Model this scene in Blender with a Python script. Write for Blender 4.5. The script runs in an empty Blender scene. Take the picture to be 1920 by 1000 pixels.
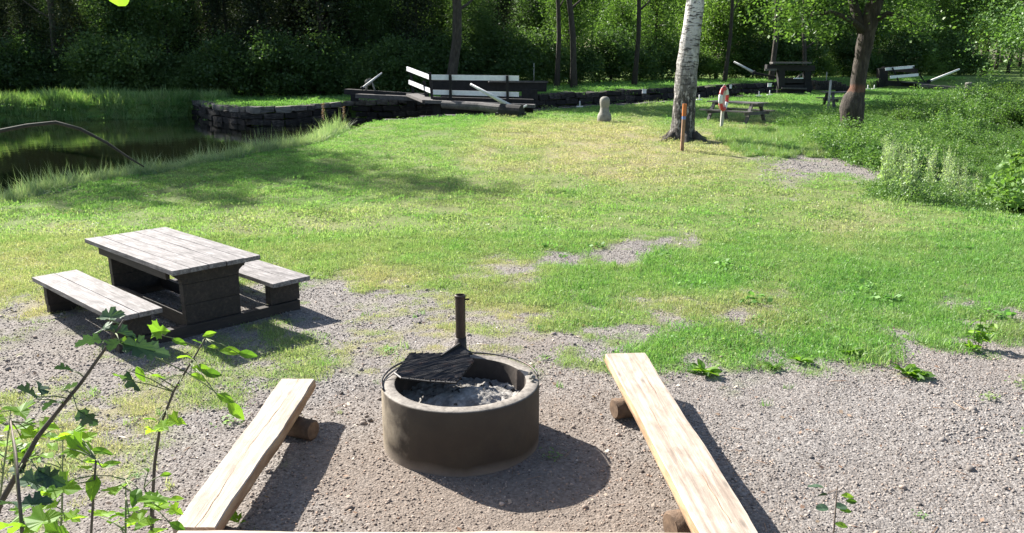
import bpy, math, random
import numpy as np
from mathutils import Vector, Matrix

random.seed(7)
rng = np.random.default_rng(11)
scene = bpy.context.scene
COL = scene.collection

# ------------------------------------------------------------------ camera, sky, sun, exposure
F_PX, PITCH, CAM_H = 1573.0, 0.244, 2.832
cam_data = bpy.data.cameras.new('camera')
cam_data.sensor_width = 36.0
cam_data.lens = 36.0 * F_PX / 1920.0
cam_data.clip_start = 0.05
cam_data.clip_end = 600
cam = bpy.data.objects.new('camera', cam_data)
COL.objects.link(cam)
cam.location = (0, 0, CAM_H)
cam.rotation_euler = (math.pi / 2 - PITCH, 0, 0)
scene.camera = cam

SUN_AZ = math.radians(-48.0)      # to the left of the view direction, behind the forest
SUN_EL = math.radians(35.5)
world = bpy.data.worlds.new('World')
scene.world = world
world.use_nodes = True
wn = world.node_tree.nodes
wl = world.node_tree.links
wn.clear()
w_out = wn.new('ShaderNodeOutputWorld')
w_bg = wn.new('ShaderNodeBackground')
w_sky = wn.new('ShaderNodeTexSky')
w_sky.sky_type = 'NISHITA'
w_sky.sun_disc = False
w_sky.sun_elevation = SUN_EL
w_sky.sun_rotation = SUN_AZ
w_sky.air_density = 1.0
w_sky.dust_density = 1.5
w_bg.inputs['Strength'].default_value = 0.07
wl.new(w_sky.outputs[0], w_bg.inputs['Color'])
wl.new(w_bg.outputs[0], w_out.inputs['Surface'])

sun_data = bpy.data.lights.new('sun', 'SUN')
sun_data.energy = 5.0
sun_data.angle = math.radians(0.55)
sun_data.color = (1.0, 0.95, 0.87)
sun = bpy.data.objects.new('sun', sun_data)
COL.objects.link(sun)
SDIR = Vector((math.sin(SUN_AZ) * math.cos(SUN_EL), math.cos(SUN_AZ) * math.cos(SUN_EL), math.sin(SUN_EL)))
sun.rotation_euler = SDIR.to_track_quat('Z', 'Y').to_euler()
sun.location = SDIR * 60

vs = scene.view_settings
vs.view_transform = 'Standard'
vs.look = 'None'
vs.exposure = 1.6
vs.gamma = 1.0
vs.use_curve_mapping = False
scene.render.engine = 'CYCLES'
scene.cycles.max_bounces = 6
scene.cycles.diffuse_bounces = 3
scene.cycles.glossy_bounces = 2
scene.cycles.transmission_bounces = 4
scene.cycles.transparent_max_bounces = 4

# ------------------------------------------------------------------ survey helpers
cp, sp = math.cos(PITCH), math.sin(PITCH)


def at(px, py, z=0.0):
    """point of the photograph's sight line at height z"""
    a = (px - 960) / F_PX
    b = (500 - py) / F_PX
    dy, dz = cp + b * sp, -sp + b * cp
    t = (z - CAM_H) / dz
    return Vector((a * t, dy * t, z))


def atY(px, py, Y):
    a = (px - 960) / F_PX
    b = (500 - py) / F_PX
    dy, dz = cp + b * sp, -sp + b * cp
    t = Y / dy
    return Vector((a * t, Y, CAM_H + dz * t))


def S(a, b, v):
    t = np.clip((v - a) / (b - a), 0, 1)
    return t * t * (3 - 2 * t)


_perm = rng.permutation(4096)


def vnoise(x, y, sc=1.0, seed=0):
    x = np.asarray(x, float) * sc + seed * 17.3
    y = np.asarray(y, float) * sc + seed * 9.1
    xi, yi = np.floor(x).astype(int), np.floor(y).astype(int)
    fx, fy = x - xi, y - yi
    fx, fy = fx * fx * (3 - 2 * fx), fy * fy * (3 - 2 * fy)

    def h(i, j):
        return _perm[(_perm[i & 4095] + j * 131) & 4095] / 4095.0
    return (h(xi, yi) * (1 - fx) + h(xi + 1, yi) * fx) * (1 - fy) + (h(xi, yi + 1) * (1 - fx) + h(xi + 1, yi + 1) * fx) * fy


def fbm(x, y, sc=1.0, seed=0, oct=4):
    s, a, t = 0, 1, 0
    for i in range(oct):
        s = s + a * vnoise(x, y, sc * 2 ** i, seed + i)
        t += a
        a *= 0.55
    return s / t


# ------------------------------------------------------------------ object helpers
def tag(o, label=None, cat=None, group=None, kind=None):
    if label: o['label'] = label
    if cat: o['category'] = cat
    if group: o['group'] = group
    if kind: o['kind'] = kind
    return o


def empty(name, loc, rz=0.0):
    o = bpy.data.objects.new(name, None)
    o.empty_display_size = 0.2
    COL.objects.link(o)
    o.location = loc
    o.rotation_euler = (0, 0, rz)
    return o


def link(name, me, mat=None, parent=None, loc=None, rot=None):
    o = bpy.data.objects.new(name, me)
    COL.objects.link(o)
    if mat is not None and len(me.materials) == 0:
        me.materials.append(mat)
    if parent is not None:
        o.parent = parent
    if loc is not None: o.location = loc
    if rot is not None: o.rotation_euler = rot
    return o


def mesh(name, v, f, smooth=False):
    me = bpy.data.meshes.new(name)
    me.from_pydata([tuple(p) for p in v], [], [tuple(q) for q in f])
    me.update()
    if smooth:
        me.polygons.foreach_set('use_smooth', [True] * len(me.polygons))
    return me


def np_mesh(name, v, quads=None, tris=None, attrs=None, smooth=False):
    """fast mesh from numpy arrays"""
    me = bpy.data.meshes.new(name)
    v = np.asarray(v, np.float32)
    nq = 0 if quads is None else len(quads)
    nt = 0 if tris is None else len(tris)
    me.vertices.add(len(v))
    me.vertices.foreach_set('co', v.ravel())
    loops = []
    if nq: loops.append(np.asarray(quads, np.int32).ravel())
    if nt: loops.append(np.asarray(tris, np.int32).ravel())
    loops = np.concatenate(loops)
    me.loops.add(len(loops))
    me.loops.foreach_set('vertex_index', loops)
    tot = np.concatenate([np.full(nq, 4, np.int32), np.full(nt, 3, np.int32)])
    st = np.concatenate([[0], np.cumsum(tot)[:-1]]).astype(np.int32)
    me.polygons.add(nq + nt)
    me.polygons.foreach_set('loop_start', st)
    try:
        me.polygons.foreach_set('loop_total', tot)
    except Exception:
        pass
    me.update(calc_edges=True)
    if smooth:
        me.polygons.foreach_set('use_smooth', [True] * (nq + nt))
    if attrs:
        for k, (typ, arr) in attrs.items():
            a = me.attributes.new(k, typ, 'POINT')
            a.data.foreach_set('vector' if typ == 'FLOAT_VECTOR' else 'value', np.asarray(arr).ravel())
    return me


class MB:
    """collects boxes, tubes and lofts into one mesh"""
    def __init__(s):
        s.v, s.f = [], []

    def add(s, v, f):
        n = len(s.v)
        s.v += [Vector(p) for p in v]
        s.f += [tuple(i + n for i in q) for q in f]
        return s

    def box(s, c, d, M=None):
        x, y, z = d[0] / 2, d[1] / 2, d[2] / 2
        v = [Vector((i * x, j * y, k * z)) for k in (-1, 1) for j in (-1, 1) for i in (-1, 1)]
        if M is not None: v = [M @ p for p in v]
        v = [p + Vector(c) for p in v]
        return s.add(v, [(0, 2, 3, 1), (4, 5, 7, 6), (0, 1, 5, 4), (2, 6, 7, 3), (0, 4, 6, 2), (1, 3, 7, 5)])

    def beam(s, a, b, w, h, up=Vector((0, 0, 1)), jit=0.0, seg=1):
        """rectangular bar from a to b, w wide, h tall"""
        a, b = Vector(a), Vector(b)
        d = (b - a).normalized()
        r = d.cross(up).normalized()
        u = r.cross(d).normalized()
        v, f = [], []
        for i in range(seg + 1):
            c = a.lerp(b, i / seg)
            for (p, q) in ((-1, -1), (1, -1), (1, 1), (-1, 1)):
                jj = Vector((random.uniform(-jit, jit), random.uniform(-jit, jit), random.uniform(-jit, jit)))
                v.append(c + r * p * w / 2 + u * q * h / 2 + jj)
        for i in range(seg):
            for k in range(4):
                f.append((i * 4 + k, i * 4 + (k + 1) % 4, i * 4 + 4 + (k + 1) % 4, i * 4 + 4 + k))
        f.append((3, 2, 1, 0))
        n = seg * 4
        f.append((n, n + 1, n + 2, n + 3))
        return s.add(v, f)

    def tube(s, pts, rad, n=8, cap=True, wob=0.0):
        pts = [Vector(p) for p in pts]
        m = len(pts)
        v, f = [], []
        ref = Vector((0.3, 1, 0.1)).normalized()
        for i, p in enumerate(pts):
            d = (pts[min(i + 1, m - 1)] - pts[max(i - 1, 0)]).normalized()
            r = d.cross(ref)
            if r.length < 0.05: r = d.cross(Vector((1, 0, 0.2)))
            r.normalize()
            u = r.cross(d)
            for k in range(n):
                t = 2 * math.pi * k / n
                rr = rad[i] * (1 + random.uniform(-wob, wob))
                v.append(p + r * math.cos(t) * rr + u * math.sin(t) * rr)
        for i in range(m - 1):
            for k in range(n):
                f.append((i * n + k, i * n + (k + 1) % n, (i + 1) * n + (k + 1) % n, (i + 1) * n + k))
        if cap:
            f.append(tuple(range(n - 1, -1, -1)))
            f.append(tuple((m - 1) * n + k for k in range(n)))
        return s.add(v, f)

    def lathe(s, prof, n=32, c=(0, 0, 0), closed=False):
        v, f = [], []
        c = Vector(c)
        m = len(prof)
        for (r, z) in prof:
            for k in range(n):
                t = 2 * math.pi * k / n
                v.append(c + Vector((r * math.cos(t), r * math.sin(t), z)))
        for i in range(m if closed else m - 1):
            j = (i + 1) % m
            for k in range(n):
                f.append((i * n + k, i * n + (k + 1) % n, j * n + (k + 1) % n, j * n + k))
        return s.add(v, f)

    def mesh(s, name, smooth=False, bevel=0.0):
        me = mesh(name, s.v, s.f, smooth)
        if bevel > 0:
            import bmesh
            bm = bmesh.new()
            bm.from_mesh(me)
            es = [e for e in bm.edges if len(e.link_faces) == 2 and e.calc_face_angle() > 0.5]
            bmesh.ops.bevel(bm, geom=es, offset=bevel, segments=2, affect='EDGES', profile=0.6)
            bmesh.ops.recalc_face_normals(bm, faces=bm.faces)
            bm.to_mesh(me)
            bm.free()
        return me

    def build(s, name, mat, parent=None, smooth=False, bevel=0.0, origin=None):
        if origin is not None:
            o_ = Vector(origin)
            s.v = [p - o_ for p in s.v]
        o = link(name, s.mesh(name, smooth, bevel), mat, parent)
        if origin is not None: o.location = origin
        return o


# ------------------------------------------------------------------ materials
class NT:
    def __init__(s, name):
        s.m = bpy.data.materials.new(name)
        s.m.use_nodes = True
        s.t = s.m.node_tree
        s.t.nodes.clear()
        s.out = s.t.nodes.new('ShaderNodeOutputMaterial')

    def n(s, typ, **kw):
        nd = s.t.nodes.new(typ)
        for k, v in kw.items():
            if k in nd.inputs.keys() if isinstance(k, str) else False:
                nd.inputs[k].default_value = v
            else:
                setattr(nd, k, v)
        return nd

    def l(s, a, b):
        s.t.links.new(a, b)

    def coords(s, kind='Object', scale=(1, 1, 1), rot=(0, 0, 0)):
        tc = s.n('ShaderNodeTexCoord')
        mp = s.n('ShaderNodeMapping')
        mp.inputs['Scale'].default_value = scale
        mp.inputs['Rotation'].default_value = rot
        s.l(tc.outputs[kind], mp.inputs['Vector'])
        return mp.outputs[0]

    def noise(s, vec, scale, detail=4, rough=0.55, dist=0.0):
        nd = s.n('ShaderNodeTexNoise')
        nd.inputs['Scale'].default_value = scale
        nd.inputs['Detail'].default_value = detail
        nd.inputs['Roughness'].default_value = rough
        nd.inputs['Distortion'].default_value = dist
        s.l(vec, nd.inputs['Vector'])
        return nd.outputs['Fac']

    def ramp(s, fac, stops, interp='LINEAR'):
        nd = s.n('ShaderNodeValToRGB')
        cr = nd.color_ramp
        cr.interpolation = interp
        while len(cr.elements) < len(stops): cr.elements.new(0.5)
        for e, (p, c) in zip(cr.elements, stops):
            e.position = p
            e.color = (*c, 1) if len(c) == 3 else c
        s.l(fac, nd.inputs[0])
        return nd.outputs[0]

    def mix(s, fac, a, b, mode='MIX'):
        nd = s.n('ShaderNodeMix')
        nd.data_type = 'RGBA'
        nd.blend_type = mode
        for sock, val in ((nd.inputs[0], fac), (nd.inputs[6], a), (nd.inputs[7], b)):
            if isinstance(val, (int, float)):
                sock.default_value = val
            elif isinstance(val, tuple):
                sock.default_value = (*val, 1) if len(val) == 3 else val
            else:
                s.l(val, sock)
        return nd.outputs[2]

    def math(s, op, a, b=0.5, clamp=False):
        nd = s.n('ShaderNodeMath')
        nd.operation = op
        nd.use_clamp = clamp
        for sock, val in ((nd.inputs[0], a), (nd.inputs[1], b)):
            if isinstance(val, (int, float)): sock.default_value = val
            else: s.l(val, sock)
        return nd.outputs[0]

    def attr(s, name, typ='GEOMETRY'):
        nd = s.n('ShaderNodeAttribute')
        nd.attribute_name = name
        nd.attribute_type = typ
        return nd.outputs['Fac']

    def rnd(s):
        return s.n('ShaderNodeObjectInfo').outputs['Random']

    def bump(s, h, strength=0.3, dist=0.01):
        nd = s.n('ShaderNodeBump')
        nd.inputs['Strength'].default_value = strength
        nd.inputs['Distance'].default_value = dist
        s.l(h, nd.inputs['Height'])
        return nd.outputs[0]

    def pbr(s, col, rough=0.8, bump=None, metal=0.0, spec=0.5):
        nd = s.n('ShaderNodeBsdfPrincipled')
        if isinstance(col, tuple): nd.inputs['Base Color'].default_value = (*col, 1)
        else: s.l(col, nd.inputs['Base Color'])
        if isinstance(rough, (int, float)): nd.inputs['Roughness'].default_value = rough
        else: s.l(rough, nd.inputs['Roughness'])
        nd.inputs['Metallic'].default_value = metal
        nd.inputs['Specular IOR Level'].default_value = spec
        if bump is not None: s.l(bump, nd.inputs['Normal'])
        s.l(nd.outputs[0], s.out.inputs['Surface'])
        return s.m


def leaf_mat(name, stops, trans=0.45, tmul=(1.15, 1.25, 0.6), gloss=0.12, rough=0.5, dry=None, big=False):
    """two-sided leaf: diffuse + translucent + a little gloss; colour varies leaf by leaf and plant by plant"""
    k = NT(name)
    a = k.attr('tint')
    f = k.math('ADD', k.math('MULTIPLY', a, 0.55), k.math('MULTIPLY', k.rnd(), 0.45))
    col = k.ramp(f, stops)
    if dry is not None:
        d = k.attr('dry', 'INSTANCER')
        col = k.mix(d, col, k.ramp(a, dry))
    if big:
        w = k.noise(k.coords('Object', (1, 1, 1)), 60, 3)
        col = k.mix(0.35, col, k.ramp(w, [(0.3, (0.5, 0.5, 0.5)), (0.7, (1, 1, 1))]), 'MULTIPLY')
    d1 = k.n('ShaderNodeBsdfDiffuse')
    k.l(col, d1.inputs[0])
    t1 = k.n('ShaderNodeBsdfTranslucent')
    k.l(k.mix(1.0, col, tmul, 'MULTIPLY'), t1.inputs[0])
    m1 = k.n('ShaderNodeMixShader')
    m1.inputs[0].default_value = trans
    k.l(d1.outputs[0], m1.inputs[1])
    k.l(t1.outputs[0], m1.inputs[2])
    g = k.n('ShaderNodeBsdfGlossy')
    g.inputs['Roughness'].default_value = rough
    g.inputs['Color'].default_value = (0.8, 0.85, 0.8, 1)
    m2 = k.n('ShaderNodeMixShader')
    m2.inputs[0].default_value = gloss
    k.l(m1.outputs[0], m2.inputs[1])
    k.l(g.outputs[0], m2.inputs[2])
    k.l(m2.outputs[0], k.out.inputs['Surface'])
    return k.m


def wood_mat(name, c1, c2, c3, scale=(1.2, 14, 14), rough=0.75, knots=True, grey=0.0, bs=0.5):
    k = NT(name)
    v = k.coords('Object', scale)
    rv = k.n('ShaderNodeVectorMath')
    rv.operation = 'ADD'
    k.l(v, rv.inputs[0])
    cmb = k.n('ShaderNodeCombineXYZ')
    k.l(k.math('MULTIPLY', k.rnd(), 37.0), cmb.inputs[0])
    k.l(k.math('MULTIPLY', k.rnd(), 11.0), cmb.inputs[1])
    k.l(cmb.outputs[0], rv.inputs[1])
    v = rv.outputs[0]
    gr = k.noise(v, 1.6, 8, 0.7, 0.6)
    col = k.ramp(gr, [(0.3, c1), (0.5, c2), (0.72, c3)])
    blotch = k.noise(k.coords('Object', (1, 2.5, 1)), 3.5, 6, 0.7, 0.4)
    col = k.mix(k.ramp(blotch, [(0.4, (0, 0, 0)), (0.75, (0.5 + grey, 0.5 + grey, 0.5 + grey))]), col, tuple(x * 0.75 for x in c1))
    if knots:
        vo = k.n('ShaderNodeTexVoronoi')
        vo.inputs['Scale'].default_value = 1.0
        k.l(k.coords('Object', (2.2, 8.0, 3.0)), vo.inputs['Vector'])
        kn = k.ramp(vo.outputs['Distance'], [(0.05, (1, 1, 1)), (0.16, (0, 0, 0))])
        col = k.mix(k.math('MULTIPLY', kn, 0.75), col, tuple(x * 0.35 for x in c2))
    fine = k.noise(v, 9.0, 4, 0.7)
    h = k.math('ADD', gr, k.math('MULTIPLY', fine, 0.5))
    return k.pbr(col, rough, k.bump(h, bs, 0.006))


def rough_mat(name, stops, scale=6, rough=0.9, bs=0.5, bd=0.02, metal=0.0, use_rnd=True, vecscale=(1, 1, 1)):
    k = NT(name)
    v = k.coords('Object', vecscale)
    a = k.noise(v, scale, 7, 0.65)
    f = k.math('ADD', k.math('MULTIPLY', a, 0.8), k.math('MULTIPLY', k.rnd(), 0.2)) if use_rnd else a
    col = k.ramp(f, stops)
    b = k.noise(v, scale * 5, 5, 0.7)
    return k.pbr(col, rough, k.bump(k.math('ADD', a, k.math('MULTIPLY', b, 0.4)), bs, bd), metal)


M = {}
M['fresh_wood'] = wood_mat('pale_sawn_pine', (0.22, 0.17, 0.13), (0.4, 0.33, 0.265), (0.56, 0.49, 0.42), scale=(0.8, 18, 18), grey=0.25)
M['waney'] = rough_mat('pine_waney_edge', [(0.3, (0.16, 0.085, 0.04)), (0.5, (0.33, 0.2, 0.11)), (0.7, (0.5, 0.36, 0.22))], 8, 0.85, 0.6, 0.02, vecscale=(0.3, 1.5, 1.5))
M['log'] = rough_mat('log_bark', [(0.3, (0.05, 0.03, 0.018)), (0.6, (0.13, 0.085, 0.055)), (0.75, (0.22, 0.15, 0.1))], 12, 0.9, 0.7, 0.02)
M['cut_end'] = rough_mat('weathered_cut_end', [(0.3, (0.07, 0.042, 0.025)), (0.7, (0.22, 0.145, 0.09))], 18, 0.85, 0.5, 0.006)
M['grey_wood'] = wood_mat('weathered_grey_board', (0.05, 0.045, 0.045), (0.19, 0.175, 0.175), (0.38, 0.36, 0.355), scale=(1.6, 24, 24), grey=0.45, knots=True)
M['dark_wood'] = wood_mat('tarred_dark_board', (0.012, 0.009, 0.008), (0.026, 0.02, 0.017), (0.06, 0.045, 0.036), scale=(1.5, 14, 14), knots=False)
M['black_wood'] = rough_mat('black_tarred_timber', [(0.3, (0.006, 0.006, 0.007)), (0.7, (0.022, 0.02, 0.021))], 5, 0.9)
M['far_wood'] = rough_mat('grey_brown_timber', [(0.3, (0.05, 0.045, 0.045)), (0.7, (0.14, 0.13, 0.125))], 5, 0.85)
M['white_paint'] = rough_mat('white_painted_wood', [(0.25, (0.62, 0.63, 0.66)), (0.6, (0.8, 0.81, 0.84))], 5, 0.55, 0.15, 0.005)
M['pole_paint'] = rough_mat('chalky_pole_paint', [(0.25, (0.42, 0.42, 0.42)), (0.6, (0.68, 0.68, 0.66))], 7, 0.6, 0.15, 0.005)
M['stone'] = rough_mat('quay_stone', [(0.35, (0.008, 0.007, 0.007)), (0.54, (0.022, 0.018, 0.017)), (0.72, (0.11, 0.092, 0.082))], 3.5, 0.92, 0.7, 0.04)
M['coping'] = rough_mat('coping_stone', [(0.35, (0.04, 0.037, 0.033)), (0.62, (0.17, 0.155, 0.14))], 2.5, 0.9, 0.5, 0.02)
M['granite'] = rough_mat('grey_granite', [(0.35, (0.09, 0.085, 0.07)), (0.6, (0.24, 0.23, 0.2))], 9, 0.85, 0.5, 0.01)
M['soot_iron'] = rough_mat('sooty_rusty_iron', [(0.3, (0.012, 0.012, 0.014)), (0.6, (0.035, 0.032, 0.032)), (0.75, (0.10, 0.05, 0.03))], 7, 0.55, 0.5, 0.006, metal=0.3)
M['pipe_iron'] = rough_mat('dark_brown_iron', [(0.3, (0.02, 0.014, 0.011)), (0.7, (0.05, 0.034, 0.026))], 9, 0.5, 0.3, 0.003, metal=0.3)
M['orange'] = rough_mat('orange_paint', [(0.3, (0.36, 0.1, 0.02)), (0.7, (0.5, 0.16, 0.035))], 12, 0.5, 0.2, 0.003)
M['blue'] = rough_mat('dull_blue_paint', [(0.3, (0.12, 0.17, 0.35)), (0.7, (0.22, 0.28, 0.5))], 12, 0.5, 0.2, 0.003)
M['red'] = rough_mat('faded_red_plastic', [(0.3, (0.45, 0.02, 0.03)), (0.7, (0.62, 0.06, 0.06))], 6, 0.45, 0.1, 0.003)
M['post_wood'] = rough_mat('stake_wood', [(0.3, (0.2, 0.11, 0.06)), (0.7, (0.38, 0.23, 0.14))], 8, 0.8, 0.4, 0.01)
M['pale_post'] = rough_mat('pale_post', [(0.3, (0.3, 0.29, 0.26)), (0.7, (0.5, 0.49, 0.45))], 8, 0.8, 0.4, 0.01)
M['ash'] = rough_mat('grey_ash', [(0.35, (0.12, 0.113, 0.105)), (0.5, (0.26, 0.245, 0.225)), (0.65, (0.46, 0.435, 0.4))], 9, 0.95, 0.9, 0.03, use_rnd=False)
M['char'] = rough_mat('charcoal', [(0.3, (0.008, 0.008, 0.008)), (0.7, (0.05, 0.047, 0.045))], 14, 0.8, 0.5, 0.01)
M['bark_dark'] = rough_mat('dark_bark', [(0.3, (0.02, 0.016, 0.012)), (0.55, (0.06, 0.05, 0.04)), (0.75, (0.12, 0.1, 0.08))], 5, 0.95, 1.0, 0.05, vecscale=(3, 3, 0.7))
M['stem'] = rough_mat('twig_bark', [(0.3, (0.045, 0.035, 0.028)), (0.7, (0.13, 0.1, 0.075))], 30, 0.8, 0.4, 0.003)
M['dark_twig'] = rough_mat('dark_greenish_twig', [(0.3, (0.012, 0.014, 0.009)), (0.7, (0.04, 0.04, 0.028))], 30, 0.9, 0.4, 0.003)
M['green_stem'] = rough_mat('green_stem', [(0.3, (0.09, 0.13, 0.04)), (0.7, (0.18, 0.2, 0.09))], 30, 0.7, 0.3, 0.003)

# concrete ring: rust-brown sooty paint outside, paler worn places low on the left
k = NT('fire_ring_concrete')
v = k.coords('Object')
a = k.noise(v, 3.0, 6, 0.6)
b = k.noise(v, 22.0, 5, 0.7)
col = k.ramp(a, [(0.3, (0.034, 0.024, 0.015)), (0.5, (0.045, 0.032, 0.02)), (0.7, (0.062, 0.046, 0.028))])
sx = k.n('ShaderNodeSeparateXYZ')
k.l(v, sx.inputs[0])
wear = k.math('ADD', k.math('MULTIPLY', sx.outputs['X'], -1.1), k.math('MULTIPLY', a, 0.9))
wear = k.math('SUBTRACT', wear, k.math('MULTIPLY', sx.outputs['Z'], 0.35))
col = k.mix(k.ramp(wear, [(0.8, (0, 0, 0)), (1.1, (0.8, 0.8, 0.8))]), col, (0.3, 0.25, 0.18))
foot = k.ramp(k.math('ADD', sx.outputs['Z'], k.math('MULTIPLY', a, 0.12)), [(0.06, (0.8, 0.8, 0.8)), (0.14, (0, 0, 0))])
col = k.mix(foot, col, (0.24, 0.2, 0.16))
topm = k.ramp(k.math('ADD', sx.outputs['Z'], 0.0), [(0.474, (0, 0, 0)), (0.4815, (1, 1, 1))])
col = k.mix(topm, col, k.ramp(b, [(0.3, (0.07, 0.058, 0.048)), (0.6, (0.24, 0.215, 0.185))]))
M['ring'] = k.pbr(col, 0.72, k.bump(k.math('ADD', a, b), 0.35, 0.008))
M['ring_inner'] = rough_mat('sooty_concrete', [(0.3, (0.02, 0.017, 0.015)), (0.55, (0.06, 0.045, 0.036)), (0.75, (0.2, 0.13, 0.09))], 4, 0.9, 0.5, 0.01)

# birch bark
k = NT('birch_bark')
v = k.coords('Object', (1, 1, 1))
sx = k.n('ShaderNodeSeparateXYZ')
k.l(v, sx.inputs[0])
marks = k.noise(k.coords('Object', (1.6, 1.6, 7)), 2.2, 5, 0.65)
cr = k.noise(k.coords('Object', (3, 3, 1.3)), 3.0, 6, 0.7)
white = k.mix(k.ramp(marks, [(0.52, (0, 0, 0)), (0.58, (1, 1, 1))]), (0.62, 0.6, 0.58), (0.05, 0.045, 0.045))
fis = k.mix(k.ramp(cr, [(0.4, (0, 0, 0)), (0.49, (1, 1, 1))]), (0.36, 0.34, 0.31), (0.035, 0.03, 0.026))
hz = k.math('ADD', sx.outputs['Z'], k.math('MULTIPLY', k.noise(v, 1.4, 3), 1.6))
col = k.mix(k.ramp(k.math('MULTIPLY', hz, 0.2), [(0.42, (0, 0, 0)), (1.0, (1, 1, 1))]), fis, white)
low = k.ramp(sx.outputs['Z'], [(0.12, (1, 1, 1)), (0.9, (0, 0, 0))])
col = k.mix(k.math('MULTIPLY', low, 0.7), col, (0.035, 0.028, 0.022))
# colour darkens towards the right side, broken up by the fissure noise
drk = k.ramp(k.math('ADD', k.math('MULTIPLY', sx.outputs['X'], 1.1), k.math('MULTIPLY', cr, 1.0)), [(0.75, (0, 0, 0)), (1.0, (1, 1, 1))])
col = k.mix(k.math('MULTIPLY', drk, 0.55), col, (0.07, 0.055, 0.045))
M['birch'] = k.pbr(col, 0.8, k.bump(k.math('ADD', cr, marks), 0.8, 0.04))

# second trunk with a faded rusty-orange painted band
k = NT('rough_bark_orange_band')
v = k.coords('Object', (3, 3, 0.8))
a = k.noise(v, 3, 7, 0.7)
col = k.ramp(a, [(0.3, (0.015, 0.011, 0.009)), (0.52, (0.045, 0.035, 0.028)), (0.72, (0.12, 0.1, 0.08))])
sx = k.n('ShaderNodeSeparateXYZ')
k.l(k.coords('Object'), sx.inputs[0])
hz = k.math('ADD', sx.outputs['Z'], k.math('MULTIPLY', a, 0.25))
band = k.ramp(k.math('MULTIPLY', hz, 0.25), [(0.0, (0, 0, 0)), (0.44, (0, 0, 0)), (0.452, (1, 1, 1)), (0.49, (1, 1, 1)), (0.51, (0, 0, 0))])
col = k.mix(k.math('MULTIPLY', band, 0.28), col, (0.3, 0.1, 0.045))
M['bark2'] = k.pbr(col, 0.92, k.bump(a, 1.0, 0.06))

# leaves
G1 = [(0.0, (0.035, 0.068, 0.024)), (0.5, (0.075, 0.135, 0.045)), (1.0, (0.15, 0.23, 0.08))]
M['leaf_forest'] = leaf_mat('broadleaf_foliage', G1, 0.5, gloss=0.025)
M['leaf_conifer'] = leaf_mat('spruce_needles', [(0.0, (0.018, 0.026, 0.017)), (0.6, (0.034, 0.05, 0.027)), (1.0, (0.09, 0.105, 0.055))], 0.25, gloss=0.015)
M['leaf_bright'] = leaf_mat('bright_foliage', [(0.0, (0.055, 0.115, 0.025)), (0.5, (0.115, 0.2, 0.045)), (1.0, (0.22, 0.32, 0.09))], 0.55, (1.1, 1.2, 0.65), gloss=0.03)
M['leaf_weed'] = leaf_mat('weed_foliage', [(0.0, (0.07, 0.15, 0.035)), (0.5, (0.14, 0.25, 0.07)), (1.0, (0.26, 0.36, 0.14))], 0.4, gloss=0.04)
M['leaf_silver'] = leaf_mat('grey_green_weed', [(0.0, (0.16, 0.25, 0.11)), (0.5, (0.29, 0.39, 0.2)), (1.0, (0.5, 0.56, 0.38))], 0.5, gloss=0.04)
M['leaf_ivy'] = leaf_mat('bank_foliage', [(0.0, (0.04, 0.1, 0.025)), (0.5, (0.115, 0.22, 0.055)), (0.85, (0.2, 0.32, 0.09)), (1.0, (0.32, 0.37, 0.16))], 0.45, gloss=0.03)
DRY = [(0.0, (0.22, 0.24, 0.11)), (0.6, (0.42, 0.36, 0.23)), (1.0, (0.6, 0.51, 0.38))]
M['grass'] = leaf_mat('lawn_grass', [(0.0, (0.06, 0.155, 0.03)), (0.45, (0.14, 0.3, 0.068)), (1.0, (0.27, 0.44, 0.15))], 0.5, (1.1, 1.25, 0.7), gloss=0.03, dry=DRY)
M['tallgrass'] = leaf_mat('pale_bank_grass', [(0.0, (0.11, 0.19, 0.09)), (0.5, (0.24, 0.34, 0.18)), (1.0, (0.46, 0.52, 0.38))], 0.45, gloss=0.05, dry=DRY)
M['reed'] = leaf_mat('reed_grass', [(0.0, (0.08, 0.17, 0.04)), (0.5, (0.16, 0.31, 0.08)), (1.0, (0.32, 0.46, 0.16))], 0.4, gloss=0.05, dry=DRY)
M['leaf_near'] = leaf_mat('maple_leaf_green', [(0.0, (0.035, 0.085, 0.02)), (0.4, (0.1, 0.22, 0.035)), (1.0, (0.3, 0.5, 0.07))], 0.6, (1.4, 1.4, 0.5), 0.02, 0.5, big=True)
M['leaf_dark'] = leaf_mat('hawthorn_leaf_dark', [(0.0, (0.02, 0.05, 0.025)), (0.5, (0.04, 0.085, 0.045)), (1.0, (0.08, 0.13, 0.08))], 0.3, (1.2, 1.3, 0.5), 0.05, 0.5, big=True)
M['leaf_dead'] = leaf_mat('dead_leaf', [(0.0, (0.13, 0.06, 0.03)), (0.5, (0.26, 0.14, 0.08)), (1.0, (0.42, 0.3, 0.2))], 0.2)

# pebbles
k = NT('gravel_pebble')
col = k.ramp(k.rnd(), [(0.0, (0.08, 0.075, 0.073)), (0.25, (0.17, 0.158, 0.15)), (0.55, (0.245, 0.228, 0.212)), (0.8, (0.335, 0.313, 0.292)), (0.93, (0.34, 0.26, 0.21)), (1.0, (0.58, 0.56, 0.53))])
nz = k.noise(k.coords('Object'), 120, 3)
col = k.mix(k.math('MULTIPLY', k.attr('dry', 'INSTANCER'), 0.6), col, k.mix(1.0, col, (1.12, 0.86, 0.66), 'MULTIPLY'))
col = k.mix(0.4, col, k.ramp(nz, [(0.3, (0.6, 0.6, 0.6)), (0.7, (1, 1, 1))]), 'MULTIPLY')
M['pebble'] = k.pbr(col, 0.9)

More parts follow.
